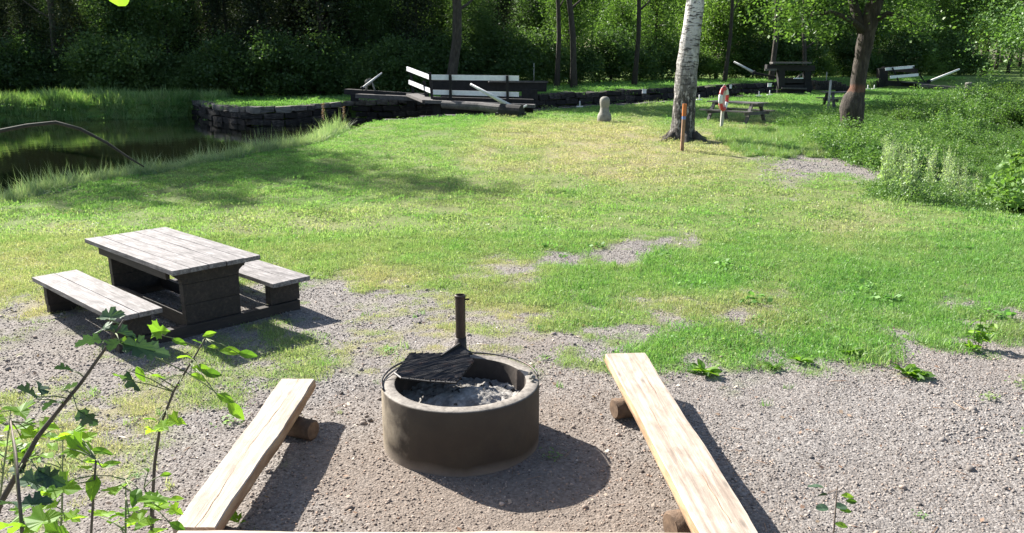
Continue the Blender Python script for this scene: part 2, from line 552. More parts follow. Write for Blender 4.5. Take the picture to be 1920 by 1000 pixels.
# ground sheet: soil / gravel / turf by surveyed masks
k = NT('ground_surface')
v = k.coords('Object')
cov = k.attr('cover')
dry = k.attr('dryness')
brown = k.attr('brown')
n1 = k.noise(v, 28, 6, 0.7)
n2 = k.noise(v, 140, 3, 0.6)
vo = k.n('ShaderNodeTexVoronoi')
vo.inputs['Scale'].default_value = 55
k.l(v, vo.inputs['Vector'])
bw = k.n('ShaderNodeSeparateColor')
k.l(vo.outputs['Color'], bw.inputs[0])
grv = k.ramp(bw.outputs[0], [(0.0, (0.09, 0.083, 0.08)), (0.4, (0.2, 0.187, 0.178)), (0.8, (0.29, 0.272, 0.258)), (1.0, (0.42, 0.4, 0.38))])
grv = k.mix(0.45, grv, k.ramp(n1, [(0.3, (0.1, 0.088, 0.08)), (0.7, (0.3, 0.272, 0.25))]))
soil = k.ramp(n1, [(0.3, (0.11, 0.082, 0.062)), (0.7, (0.29, 0.235, 0.19))])
grv = k.mix(k.math('MULTIPLY', brown, 0.75), grv, soil)
turf = k.ramp(n1, [(0.3, (0.06, 0.12, 0.02)), (0.7, (0.14, 0.23, 0.045))])
turf = k.mix(k.math('MULTIPLY', dry, 0.85), turf, k.ramp(n1, [(0.3, (0.22, 0.18, 0.1)), (0.7, (0.42, 0.35, 0.22))]))
turf = k.mix(0.3, turf, k.ramp(n2, [(0.3, (0.4, 0.4, 0.4)), (0.7, (1.2, 1.2, 1.2))]), 'MULTIPLY')
col = k.mix(cov, grv, turf)
h = k.math('ADD', k.math('MULTIPLY', vo.outputs['Distance'], -0.6), k.math('ADD', n1, k.math('MULTIPLY', n2, 0.5)))
M['ground'] = k.pbr(col, 0.95, k.bump(h, 0.8, 0.02), spec=0.2)

# water
k = NT('canal_water')
v = k.coords('Object', (1, 1, 1))
w1 = k.noise(v, 1.6, 3, 0.5)
w2 = k.noise(v, 9.0, 3, 0.5)
hh = k.math('ADD', w1, k.math('MULTIPLY', w2, 0.18))
nd = k.n('ShaderNodeBsdfPrincipled')
nd.inputs['Base Color'].default_value = (0.006, 0.007, 0.004, 1)
nd.inputs['Roughness'].default_value = 0.04
nd.inputs['IOR'].default_value = 1.33
k.l(k.bump(hh, 0.06, 0.05), nd.inputs['Normal'])
k.l(nd.outputs[0], k.out.inputs['Surface'])
M['water'] = k.m

# ------------------------------------------------------------------ terrain
WATER_Z = -0.35
near_lock = [at(634, 249, 0.3), at(655, 236, 0.36), at(720, 226, 0.42), at(800, 219, 0.45), at(900, 215.5, 0.45), at(990, 208, 0.46),
             at(1100, 200.5, 0.48), at(1200, 195, 0.5), at(1300, 188, 0.52), at(1450, 177, 0.6), at(1560, 171.5, 0.62), at(1640, 166, 0.66)]
lawn_edge = [at(0, 386, 0.0), at(160, 346, 0.02), at(330, 319, 0.08), at(480, 291, 0.18), at(615, 266, 0.28)]
near_shore = [(-30, 0), (-18, 5), (-12.4, 12)] + [(p.x - 0.95, p.y + 0.35) for p in lawn_edge] + [(near_lock[0].x - 0.7, near_lock[0].y)]
far_top = [(360, 187, 0.52), (400, 196, 0.52), (470, 202.5, 0.52), (560, 200, 0.55), (650, 190, 0.66), (720, 187.5, 0.75), (800, 186, 0.83), (900, 182, 0.9), (1005, 178, 0.97),
           (1100, 173.5, 1.0), (1200, 168.5, 1.04), (1320, 162, 1.09), (1440, 156, 1.14), (1525, 151.5, 1.2), (1640, 149, 1.2)]
far_line = [at(*q) for q in far_top]
near_l2 = [(p.x, p.y) for p in near_lock]
far_l2 = [(p.x, p.y) for p in far_line]
poly = near_shore + near_l2[1:] + far_l2[::-1] + [(-19.5, 45.6), (-24.5, 44.0), (-25.5, 36.5), (-24.3, 30), (-30, 22), (-50, 20), (-60, 0)]
PA = np.array(poly)


def seg_dist(x, y, pts, closed=False):
    d = np.full(np.shape(x), 1e9)
    n = len(pts)
    for i in range(n if closed else n - 1):
        ax, ay = pts[i]
        bx, by = pts[(i + 1) % n]
        ux, uy = bx - ax, by - ay
        L = ux * ux + uy * uy + 1e-9
        t = np.clip(((x - ax) * ux + (y - ay) * uy) / L, 0, 1)
        d = np.minimum(d, np.hypot(x - ax - t * ux, y - ay - t * uy))
    return d


def inside(x, y, pts):
    r = np.zeros(np.shape(x), bool)
    n = len(pts)
    j = n - 1
    for i in range(n):
        xi, yi = pts[i]
        xj, yj = pts[j]
        c = ((yi > y) != (yj > y)) & (x < (xj - xi) * (y - yi) / (yj - yi + 1e-12) + xi)
        r ^= c
        j = i
    return r


mid_line = [(-60, 19), (-20, 40), (-14, 40), (-5, 39), (0, 40), (6, 45), (14, 51), (22, 58), (32, 64), (60, 75)]
mlx, mly = np.array([p[0] for p in mid_line]), np.array([p[1] for p in mid_line])


def ground_z(x, y):
    x = np.asarray(x, float)
    y = np.asarray(y, float)
    far = y > np.interp(x, mlx, mly)
    zn = 0.45 * S(16, 32, y) + 0.25 * S(38, 60, y)
    # slope on the right that drops to a hollow in front of the lock plateau
    hx = S(9.0, 14.5, x - (y - 22) * 0.28)
    hol = hx * (1 - S(27, 43, y)) * S(13, 21, y)
    zn = zn - 1.3 * hol
    zn = zn + 1.2 * (1 - S(0.0, 3.5, y))
    zf = np.interp(x, [-14, -6, 1, 17, 30], [0.5, 0.68, 0.97, 1.16, 1.3]) + 1.0 * S(0, 40, y - np.interp(x, mlx, mly) - 14)
    z = np.where(far, zf, zn)
    z = z + (fbm(x, y, 0.5, 3, 3) - 0.5) * 0.10 + (fbm(x, y, 3.0, 8, 3) - 0.5) * 0.03
    ins = inside(x, y, poly)
    d = seg_dist(x, y, poly, True)
    stone_side = np.minimum(seg_dist(x, y, near_l2[1:]), seg_dist(x, y, far_l2)) < d + 0.01
    soft = S(-0.1, 0.75, np.where(ins, -d, d))
    hard = S(0.2, 0.5, np.where(ins, -d, d))
    kf = np.where(stone_side, hard, soft)
    step = np.where((x < -5.4) & (y < 34) & ~ins, 0.16 * (1 - S(0.98, 1.06, d)), 0)
    return -1.2 * (1 - kf) + (z - step) * kf


# surveyed turf cover and dryness, sampled at places seen in the photograph and carried to the ground
SURV = [  # px, py, cover, dryness, brown soil
    (0, 400, 1, .3, 0), (200, 360, 1, .1, 0), (500, 300, 1, .05, 0), (700, 260, 1, .25, 0), (700, 240, 1, 0, 0), (850, 240, 1, .1, 0), (1000, 222, 1, .2, 0),
    (1000, 270, .95, .85, 0), (1120, 275, .9, 1, 0), (1200, 300, .95, .85, 0), (950, 300, 1, .6, 0), (1300, 300, .9, .7, .4), (1370, 290, .9, .8, .3), (1100, 225, 1, .1, 0), (1400, 250, .9, .5, 0), (1300, 240, 1, .2, 0),
    (1500, 215, 1, .1, 0), (1450, 190, 1, 0, 0), (1700, 190, 1, 0, 0), (1450, 280, 1, .1, 0), (1500, 322, .08, .2, .2), (1600, 318, .05, .2, .2), (1450, 332, .3, .5, .2), (1400, 345, .9, .4, 0), (1560, 350, .8, .3, 0),
    (300, 400, 1, .25, 0), (600, 360, 1, .15, 0), (800, 330, 1, .3, 0), (900, 400, 1, .4, 0), (700, 420, 1, .4, 0), (500, 430, 1, .4, 0), (1100, 380, 1, .35, 0), (1300, 400, 1, .25, 0), (1600, 420, 1, .45, 0),
    (1800, 430, 1, .15, 0), (1900, 480, 1, .1, 0), (1400, 460, 1, .15, 0), (100, 470, .95, .65, 0), (0, 540, .9, .8, 0), (50, 580, .7, .8, 0), (600, 480, 1, .45, 0), (800, 470, 1, .35, 0), (700, 520, .85, .7, .2),
    (960, 505, .4, .6, .1), (1060, 492, .12, .4, .1), (1180, 470, .1, .4, .1), (1280, 455, .28, .5, .1), (1000, 440, 1, .2, 0), (1100, 540, 1, .1, 0), (1300, 520, 1, 0, 0), (1600, 540, 1, 0, 0), (1900, 560, .95, .1, 0),
    (900, 540, .85, .55, 0), (30, 620, .2, .5, .2), (100, 680, .1, .5, .3), (200, 720, .35, .6, .2), (620, 560, .08, .4, 0), (720, 560, .2, .5, .1), (780, 590, .35, .6, .1), (640, 610, .12, .5, .1), (850, 620, .5, .8, .2),
    (700, 640, .65, .7, .2), (560, 660, .6, .5, .1), (500, 700, .6, .4, .1), (950, 600, .55, .8, .3), (1000, 640, .25, .6, .5), (780, 660, .5, .8, .2), (1060, 600, .8, .5, .2), (1080, 660, .75, .4, .1), (1150, 620, .8, .3, .1),
    (1250, 590, .75, .6, .3), (1400, 580, .78, .6, .3), (1350, 640, 1, .05, 0), (1250, 670, 1, .1, 0), (1600, 640, .95, .1, 0), (1500, 665, .95, .1, 0), (1750, 620, .9, .1, 0), (1880, 610, .5, .3, .3), (1800, 655, .6, .2, .2),
    (1060, 710, .05, .3, .4), (1240, 725, .02, .3, .2), (1500, 715, .05, .3, .1), (1720, 700, .35, .2, .2), (1900, 690, .1, .4, .3), (1700, 750, .03, .3, 0), (1500, 800, 0, .3, 0), (1880, 800, .0, .3, 0), (1600, 900, .03, .3, .2), (1300, 780, 0, 0, .1),
    (1800, 970, .02, .3, .1), (1050, 800, 0, 0, .75), (1150, 900, 0, 0, .8), (1050, 960, 0, 0, 1), (800, 940, 0, 0, 1), (660, 900, 0, 0, .9), (680, 760, 0, 0, .4), (620, 730, 0, 0, .0), (520, 980, 0, 0, .5), (500, 760, .1, .5, .2),
    (350, 720, .4, .5, .2), (300, 760, .66, .8, .1), (150, 780, .66, .8, .1), (30, 760, .5, .7, .2), (50, 850, .7, .8, .1), (200, 860, .55, .8, .2), (380, 730, .6, .6, .1), (450, 740, .5, .5, .1), (420, 790, .1, .4, .1), (330, 880, .08, .3, .2), (250, 950, .15, .5, .4), (60, 960, .3, .6, .3),
    (420, 870, .1, .3, .1), (1150, 760, 0, 0, .4), (1200, 428, 1, .2, 0), (1060, 522, 1, .2, 0), (1330, 425, 1, .2, 0), (1060, 455, 1, .3, 0), (1270, 490, 1, .1, 0), (1190, 512, 1, .2, 0), (980, 470, 1, .3, 0), (1400, 440, 1, .2, 0),
]
SV = np.array(SURV, float)


def survey(x, y):
    z = 0.0 if True else 0
    zz = -CAM_H
    d = np.maximum(y * cp - zz * sp, 0.3)
    u = y * sp + zz * cp
    px = 960 + F_PX * x / d
    py = 500 - F_PX * u / d
    # jitter with noise so the borders are ragged
    j = (fbm(x, y, 1.1, 20, 4) - 0.5)
    j2 = (fbm(x, y, 1.1, 31, 4) - 0.5)
    k_ = np.clip(160 / d, 8, 60) * 2.4
    px = px + j * k_ * 2
    py = py + j2 * k_ * 1.1 + (fbm(x, y, 5.0, 37, 2) - 0.5) * k_ * 0.5
    num = np.zeros((3,) + np.shape(x))
    den = np.zeros(np.shape(x))
    for r in SV:
        w = 1.0 / (((px - r[0]) * 0.55) ** 2 + ((py - r[1]) * 1.3) ** 2 + 60) ** 2
        den += w
        for i in range(3): num[i] += w * r[2 + i]
    num /= den
    far = (y > 45) | (x < -12)
    c, dr, b = num
    c = np.where(y < 4.3, np.minimum(c, 0.5), c)
    c = np.where(far, 1.0, c)
    dr = np.where(far, 0.05, dr)
    b = np.where(y > 60, 0, b)
    c = np.clip(c + (fbm(x, y, 4.5, 41, 3) - 0.5) * 1.1 * (1 - np.abs(2 * c - 1)) , 0, 1)
    fine_ = fbm(x, y, 7.0, 61, 3)
    under = S(1.35, 0.7, np.hypot((x + 3.876) * .727 - (y - 9.239) * .687, ((x + 3.876) * .687 + (y - 9.239) * .727) * 1.15))
    c = c * (1 - under)
    c = np.clip(c - np.where(y < 15, 0.6, 0.0) * S(0.5, 0.72, fine_) * S(18, 8, y) - np.where(x < 0.4, 0.25, 0.7) * S(0.5, 0.66, fbm(x, y, 2.3, 73, 4)) * S(11.0, 8.2, y), 0, 1)
    c = S(0.06, 0.82, c)
    dr = np.clip(dr ** 1.15 * 1.08 + 0.04 + (fbm(x, y, 1.7, 55, 4) - 0.5) * 0.9 * (0.25 + dr), 0, 1)
    return c, dr, np.clip(b, 0, 1)


def grid_axis(parts):
    r = []
    for a, b, s_ in parts:
        n = max(1, int(round((b - a) / s_)))
        r += list(np.linspace(a, b, n, endpoint=False))
    r.append(parts[-1][1])
    return np.array(r)


xs = grid_axis([(-240, -60, 30), (-60, -27, 1.5), (-27, -7, 0.24), (-7, 7, 0.08), (7, 20, 0.24), (20, 34, 0.5), (34, 60, 2), (60, 240, 30)])
ys = grid_axis([(-60, -4, 14), (-4, 3, 0.5), (3, 12, 0.07), (12, 18, 0.16), (18, 60, 0.24), (60, 120, 2.5), (120, 300, 30)])
X, Y = np.meshgrid(xs, ys)
Z = ground_z(X.ravel(), Y.ravel())
cov_, dry_, br_ = survey(X.ravel(), Y.ravel())
nx, ny = len(xs), len(ys)
idx = np.arange(nx * ny).reshape(ny, nx)
q = np.stack([idx[:-1, :-1], idx[:-1, 1:], idx[1:, 1:], idx[1:, :-1]], -1).reshape(-1, 4)
me = np_mesh('ground', np.stack([X.ravel(), Y.ravel(), Z], 1), quads=q,
             attrs={'cover': ('FLOAT', cov_), 'dryness': ('FLOAT', dry_), 'brown': ('FLOAT', br_)}, smooth=True)
tag(link('ground', me, M['ground']), kind='structure')

wv = [(-120, -20, WATER_Z), (70, -20, WATER_Z), (70, 90, WATER_Z), (-120, 90, WATER_Z)]
# the water sheet lies in the canal bed only
me = mesh('water', [(-60, -2, WATER_Z), (-5.5, -2, WATER_Z), (-5.5, 33, WATER_Z), (36, 46, WATER_Z), (36, 66, WATER_Z), (10, 60, WATER_Z), (-2, 47.5, WATER_Z), (-60, 47.5, WATER_Z)], [(0, 1, 2, 7), (2, 6, 7), (2, 3, 4, 5, 6)])
tag(link('water', me, M['water']), kind='structure')


# ------------------------------------------------------------------ scatter (for what nobody could count)
def scatter(name, variants, pts, rot, scl, var, mat, dry=None, label=None, cat=None):
    """one object: a few variant shapes plus loose points on which they are instanced"""
    V, T, tint, role = [], [], [], []
    n0 = 0
    for kx, (vv, tt, ti) in enumerate(variants):
        V.append(vv)
        T.append(tt + n0)
        tint.append(ti)
        role.append(np.full(len(vv), kx))
        n0 += len(vv)
    N = len(pts)
    V.append(pts)
    tint.append(np.zeros(N))
    role.append(100 + var)
    V = np.concatenate(V)
    R = np.concatenate([np.zeros((n0, 3)), rot])
    SC = np.concatenate([np.ones(n0), scl])
    DR = np.concatenate([np.zeros(n0), dry if dry is not None else np.zeros(N)])
    me = np_mesh(name, V, tris=np.concatenate(T), attrs={
        'tint': ('FLOAT', np.concatenate(tint)), 'role': ('INT', np.concatenate(role).astype(np.int32)),
        'rot': ('FLOAT_VECTOR', R), 'scl': ('FLOAT', SC), 'dry': ('FLOAT', DR)})
    o = link(name, me, mat)
    ng = bpy.data.node_groups.new(name + '_scatter', 'GeometryNodeTree')
    ng.interface.new_socket('Geometry', in_out='INPUT', socket_type='NodeSocketGeometry')
    ng.interface.new_socket('Geometry', in_out='OUTPUT', socket_type='NodeSocketGeometry')
    gi = ng.nodes.new('NodeGroupInput')
    go = ng.nodes.new('NodeGroupOutput')
    join = ng.nodes.new('GeometryNodeJoinGeometry')

    def named(nm, typ):
        a = ng.nodes.new('GeometryNodeInputNamedAttribute')
        a.data_type = typ
        a.inputs['Name'].default_value = nm
        return a.outputs['Attribute']
    rl, ro, sc = named('role', 'INT'), named('rot', 'FLOAT_VECTOR'), named('scl', 'FLOAT')

    def sel(val):
        c = ng.nodes.new('FunctionNodeCompare')
        c.data_type = 'INT'
        c.operation = 'EQUAL'
        ng.links.new(rl, c.inputs['A'] if False else [i for i in c.inputs if i.name == 'A' and i.type == 'INT'][0])
        [i for i in c.inputs if i.name == 'B' and i.type == 'INT'][0].default_value = val
        s_ = ng.nodes.new('GeometryNodeSeparateGeometry')
        s_.domain = 'POINT'
        ng.links.new(gi.outputs[0], s_.inputs['Geometry'])
        ng.links.new(c.outputs['Result'], s_.inputs['Selection'])
        return s_.outputs['Selection']
    for kx in range(len(variants)):
        ip = ng.nodes.new('GeometryNodeInstanceOnPoints')
        ng.links.new(sel(100 + kx), ip.inputs['Points'])
        ng.links.new(sel(kx), ip.inputs['Instance'])
        e2r = ng.nodes.new('FunctionNodeEulerToRotation')
        ng.links.new(ro, e2r.inputs[0])
        ng.links.new(e2r.outputs[0], ip.inputs['Rotation'])
        ng.links.new(sc, ip.inputs['Scale'])
        ng.links.new(ip.outputs[0], join.inputs[0])
    ng.links.new(join.outputs[0], go.inputs[0])
    md = o.modifiers.new('scatter', 'NODES')
    md.node_group = ng
    tag(o, label, cat, kind='stuff')
    return o


def blades(n, R, h0, h1, w, lean=0.5, seed=0, segs=2, droop=0.3):
    """grass blades in a disc of radius R; (verts, tris, tint)"""
    g = np.random.default_rng(seed)
    r = R * np.sqrt(g.random(n))
    t = g.random(n) * 2 * np.pi
    bx, by = r * np.cos(t), r * np.sin(t)
    h = h0 + (h1 - h0) * g.random(n) ** 1.5
    th = g.random(n) * 2 * np.pi
    ln = lean * g.random(n)
    dx, dy = np.cos(th), np.sin(th)
    fa = g.random(n) * 2 * np.pi
    wx, wy = np.cos(fa) * w / 2, np.sin(fa) * w / 2
    V = []
    for s_ in range(segs + 1):
        f = s_ / segs
        z = h * (f - droop * f * f * ln)
        off = h * ln * f ** 1.8
        cx, cy = bx + dx * off, by + dy * off
        if s_ < segs:
            ww = 1 - 0.45 * f
            V.append(np.stack([cx - wx * ww, cy - wy * ww, z], 1))
            V.append(np.stack([cx + wx * ww, cy + wy * ww, z], 1))
        else:
            V.append(np.stack([cx, cy, z], 1))
    V = np.stack(V, 1)
    m = 2 * segs + 1
    T = []
    for s_ in range(segs - 1):
        a = 2 * s_
        T += [(a, a + 1, a + 3), (a, a + 3, a + 2)]
    T.append((2 * segs - 2, 2 * segs - 1, 2 * segs))
    T = np.array(T)[None] + (np.arange(n) * m)[:, None, None]
    ti = np.repeat(g.random(n), m)
    return V.reshape(-1, 3), T.reshape(-1, 3), ti


def leaflets(n, R, H, size, seed=0, flat=0.6, z0=0.0, clump=0):
    """loose diamond leaves in a dome"""
    g = np.random.default_rng(seed)
    if clump:
        cc = g.normal(size=(clump, 3)) * np.array([R * .55, R * .55, H * .3]) + np.array([0, 0, H * .5])
        c = cc[g.integers(0, clump, n)] + g.normal(size=(n, 3)) * np.array([R, R, H]) * 0.16
    else:
        c = g.normal(size=(n, 3)) * np.array([R * .5, R * .5, H * .3]) + np.array([0, 0, H * .5])
    c[:, 2] = np.abs(c[:, 2]) + z0
    a = g.normal(size=(n, 3))
    a[:, 2] *= 1 - flat
    a /= np.linalg.norm(a, axis=1)[:, None]
    b = g.normal(size=(n, 3))
    b[:, 2] *= 1 - flat
    b -= a * (a * b).sum(1)[:, None]
    b /= np.linalg.norm(b, axis=1)[:, None]
    s_ = size * (0.6 + 0.8 * g.random(n))[:, None]
    V = np.stack([c - a * s_ * .5, c + b * s_ * .3, c + a * s_ * .5, c - b * s_ * .3], 1)
    i = (np.arange(n) * 4)[:, None]
    T = np.concatenate([i + np.array([[0, 1, 2]]), i + np.array([[0, 2, 3]])])
    return V.reshape(-1, 3), T, np.repeat(g.random(n), 4)


def join_var(*vs_):
    V, T, C = [], [], []
    n = 0
    for v_, t_, c_ in vs_:
        V.append(v_); T.append(t_ + n); C.append(c_)
        n += len(v_)
    return np.concatenate(V), np.concatenate(T), np.concatenate(C)


def sample_pts(n, x0, x1, y0, y1, keep):
    x = rng.uniform(x0, x1, n)
    y = rng.uniform(y0, y1, n)
    kf = keep(x, y)
    m = rng.random(n) < kf
    return x[m], y[m]


def in_view(x, y, mrg=1.5, z=0.0):
    d = y * cp - (z - CAM_H) * sp
    return (np.abs(x) < 0.6103 * d + mrg) & (y > 3.6)


def water_dist(x, y):
    d = seg_dist(x, y, poly, True)
    return np.where(inside(x, y, poly), -d, d)


def rots(n, tilt=0.12):
    return np.stack([rng.normal(0, tilt, n), rng.normal(0, tilt, n), rng.random(n) * 6.283], 1)


# lawn: near (fine blades) and far (broader blades)
lawnA = blades(130, 0.19, 0.018, 0.05, 0.0045, 0.9, 1)
lawnB = join_var(blades(70, 0.19, 0.02, 0.06, 0.005, 0.9, 2), leaflets(60, 0.24, 0.03, 0.022, 5, 0.7))
lawnC = blades(120, 0.16, 0.02, 0.09, 0.005, 0.9, 3)


def lawn_keep(x, y):
    c, dr, b = survey(x, y)
    return np.where(in_view(x, y) & (water_dist(x, y) > np.where(x < -5.4, 1.02, 0.25)), np.clip(c * 1.05, 0, 1), 0)


x1, y1 = sample_pts(34000, -10, 11, 3.8, 13.5, lambda x, y: lawn_keep(x, y) * 0.95)
c, dr, b = survey(x1, y1)
z1 = ground_z(x1, y1)
wild = fbm(x1, y1, 0.9, 77, 3) * S(10.5, 7.5, y1) * S(0.4, 2.2, x1)
sc1 = (0.6 + 0.7 * rng.random(len(x1))) * (0.45 + 0.7 * c) * (1 - 0.35 * dr) + 0.9 * np.clip(wild - 0.25, 0, 1) * c
scatter('lawn_grass', [lawnA, lawnB, lawnC], np.stack([x1, y1, z1 - 0.004], 1), rots(len(x1)), sc1, rng.integers(0, 3, len(x1)), M['grass'],
        np.clip(dr * 1.0 + rng.normal(0, 0.15, len(x1)), 0, 1), 'sunny mown lawn grass with clover near the fire ring and picnic table', 'grass')
lawnD = blades(130, 0.32, 0.025, 0.06, 0.011, 0.9, 4)
lawnE = join_var(blades(80, 0.32, 0.02, 0.06, 0.011, 0.9, 6), leaflets(50, 0.4, 0.035, 0.04, 7, 0.7))
x1, y1 = sample_pts(34000, -24, 34, 13, 62, lambda x, y: np.where(y < np.interp(x, mlx, mly), lawn_keep(x, y) * np.where(y > 34, 0.6, 0.95), 0))
c, dr, b = survey(x1, y1)
z1 = ground_z(x1, y1)
scatter('far_lawn_grass', [lawnD, lawnE], np.stack([x1, y1, z1 - 0.004], 1), rots(len(x1)), (0.7 + 0.7 * rng.random(len(x1))) * np.where(y1 > 34, 1.35, 1.0), rng.integers(0, 2, len(x1)), M['grass'],
        np.clip(dr + rng.normal(0, 0.12, len(x1)), 0, 1), 'mown lawn grass running back to the canal and lock', 'grass')
# grass on the far side of the canal
x1, y1 = sample_pts(16000, -40, 34, 36, 66, lambda x, y: np.where((y > np.interp(x, mlx, mly)) & (water_dist(x, y) > 0.15) & (water_dist(x, y) < 11), 0.9, 0))
z1 = ground_z(x1, y1)
scatter('far_bank_grass', [lawnD, lawnE], np.stack([x1, y1, z1], 1), rots(len(x1)), 1.3 + 1.2 * rng.random(len(x1)), rng.integers(0, 2, len(x1)), M['grass'],
        np.full(len(x1), 0.05), 'shaded grass strip on the far side of the canal below the forest', 'grass')

# tall pale grass along the near canal bank
tallA = blades(110, 0.26, 0.15, 0.48, 0.012, 1.0, 10, 3, 0.5)
tallB = join_var(blades(90, 0.28, 0.1, 0.42, 0.014, 1.3, 11, 3, 0.6), blades(6, 0.1, 0.45, 0.7, 0.008, 0.4, 12, 3, 0.2))
x1, y1 = sample_pts(60000, -20, -4, 8, 33.5, lambda x, y: np.where((water_dist(x, y) > -0.35) & (water_dist(x, y) < 0.95) & (x < -6.0), 0.9, 0))
z1 = ground_z(x1, y1)
wd = water_dist(x1, y1)
end = np.clip(S(27, 31, y1), 0, 1)
scatter('bank_grass', [tallA, tallB], np.stack([x1, y1, z1 - 0.02], 1), rots(len(x1), 0.2), (0.7 + 0.6 * rng.random(len(x1))) * (0.75 + 0.6 * fbm(x1, y1, 0.8, 6, 2)) * (1 - 0.35 * S(0.5, 0.9, wd)) * (1.2 + 0.6 * end), rng.integers(0, 2, len(x1)), M['tallgrass'],
        np.clip(rng.normal(0.05, 0.12, len(x1)), 0, 0.5), 'tall pale grass leaning over the near edge of the canal', 'grass')
# reeds on the far left bank
reedA = blades(45, 0.3, 0.4, 1.15, 0.035, 0.7, 13, 3, 0.5)
reedB = blades(45, 0.3, 0.3, 0.9, 0.04, 1.0, 14, 3, 0.6)
x1, y1 = sample_pts(30000, -42, -15.5, 36, 52, lambda x, y: np.where((y > np.interp(x, mlx, mly)) & (water_dist(x, y) > 0.1) & (water_dist(x, y) < 4.5) & (x < -16.6), 0.4, 0))
z1 = ground_z(x1, y1)
scatter('reed_grass', [reedA, reedB], np.stack([x1, y1, z1 - 0.05], 1), rots(len(x1), 0.15), (0.55 + 0.4 * rng.random(len(x1))) * (0.6 + 0.7 * fbm(x1, y1, 0.6, 5, 2)), rng.integers(0, 2, len(x1)), M['reed'],
        np.clip(rng.normal(0.1, 0.12, len(x1)), 0, 0.6), 'tall green reeds and sedge on the far left canal bank', 'reeds')


# gravel
def pebble(seed, n=1):
    g = np.random.default_rng(seed)
    ph = (1 + 5 ** .5) / 2
    v_ = np.array([(-1, ph, 0), (1, ph, 0), (-1, -ph, 0), (1, -ph, 0), (0, -1, ph), (0, 1, ph), (0, -1, -ph), (0, 1, -ph), (ph, 0, -1), (ph, 0, 1), (-ph, 0, -1), (-ph, 0, 1)], float)
    v_ /= np.linalg.norm(v_[0])
    v_ *= (0.75 + 0.5 * g.random((12, 1))) * np.array([1, 0.75 + 0.3 * g.random(), 0.55 + 0.2 * g.random()])
    f_ = np.array([(0, 11, 5), (0, 5, 1), (0, 1, 7), (0, 7, 10), (0, 10, 11), (1, 5, 9), (5, 11, 4), (11, 10, 2), (10, 7, 6), (7, 1, 8), (3, 9, 4), (3, 4, 2), (3, 2, 6), (3, 6, 8), (3, 8, 9), (4, 9, 5), (2, 4, 11), (6, 2, 10), (8, 6, 7), (9, 8, 1)])
    return v_, f_, np.full(12, g.random())


pebs = [pebble(i) for i in range(5)]
x1, y1 = sample_pts(230000, -7, 7.5, 3.6, 13, lambda x, y: np.where(in_view(x, y, 0.6), np.clip(1.0 - survey(x, y)[0] * 0.93, 0, 1) * np.where(y < 7.8, 0.8, 0.5) * (1 - 0.3 * survey(x, y)[2]), 0))
keepr = np.hypot(x1 + 0.386, y1 - 5.903) > 0.6
x1, y1 = x1[keepr], y1[keepr]
z1 = ground_z(x1, y1)
sz = 0.0038 + 0.0068 * rng.random(len(x1)) ** 1.8
sz = sz * (0.75 + 0.6 * fbm(x1, y1, 0.9, 19, 2))
big_ = rng.random(len(x1))
sz = np.where(big_ < 0.02, sz * 1.9, sz)
sz = np.where(big_ < 0.003, sz * 1.7, sz)
scatter('gravel', pebs, np.stack([x1, y1, z1 + sz * 0.2], 1), rng.random((len(x1), 3)) * 6.28 * np.array([0.08, 0.08, 1]), sz, rng.integers(0, 5, len(x1)), M['pebble'], np.clip(0.25 + survey(x1, y1)[2], 0, 1),
        label='loose grey and pink gravel around the fire ring', cat='gravel')
x1, y1 = sample_pts(14000, 4, 14, 18, 26, lambda x, y: np.where(in_view(x, y, 0.6), np.clip(1.0 - survey(x, y)[0] * 1.1, 0, 1), 0))
sz = 0.012 + 0.02 * rng.random(len(x1)) ** 2
scatter('path_gravel', pebs, np.stack([x1, y1, ground_z(x1, y1)], 1), rng.random((len(x1), 3)) * 6.28 * np.array([0.08, 0.08, 1]), sz, rng.integers(0, 5, len(x1)), M['pebble'],
        label='gravel of the small path right of the birch', cat='gravel')

# dead leaves and bits of bark
litA = leaflets(1, 0.001, 0.001, 0.06, 3, 0.9)
litB = leaflets(1, 0.001, 0.001, 0.045, 4, 0.8)
x1, y1 = sample_pts(1900, -6, 7, 3.7, 12, lambda x, y: np.where(in_view(x, y, 0.3) & (y > 4), 0.25 + 0.75 * S(0.5, 0.7, fbm(x, y, 0.8, 91, 3)), 0) * np.where(y > 9, 0.4, 1))
scatter('leaf_litter', [litA, litB], np.stack([x1, y1, ground_z(x1, y1) + 0.012], 1), rots(len(x1), 0.35), 0.4 + 0.8 * rng.random(len(x1)), rng.integers(0, 2, len(x1)), M['leaf_dead'],
        label='scattered dry brown leaves on the gravel', cat='fallen leaves')

bk = []
for sd, L_ in ((1, 0.05), (2, 0.03), (3, 0.09)):
    vv_ = np.array([(-L_, -0.004, 0), (L_, -0.003, 0), (L_ * 0.9, 0.004, 0), (-L_, 0.004, 0), (-L_ * .9, 0, 0.006), (L_ * 0.95, 0, 0.005)], float)
    bk.append((vv_, np.array([(0, 1, 5), (0, 5, 4), (2, 3, 4), (2, 4, 5), (1, 2, 5), (3, 0, 4)]), np.full(6, 0.2 * sd)))
x1, y1 = sample_pts(900, -6, 7, 3.9, 12, lambda x, y: np.where(in_view(x, y, 0.3), 0.3 + 0.7 * S(0.5, 0.7, fbm(x, y, 0.7, 95, 3)), 0))
scatter('twig_litter', bk, np.stack([x1, y1, ground_z(x1, y1) + 0.006], 1), rots(len(x1), 0.1), 0.3 + 0.6 * rng.random(len(x1)), rng.integers(0, 3, len(x1)), M['leaf_dead'],
        label='small dry twigs and bark chips strewn on the gravel', cat='twigs')

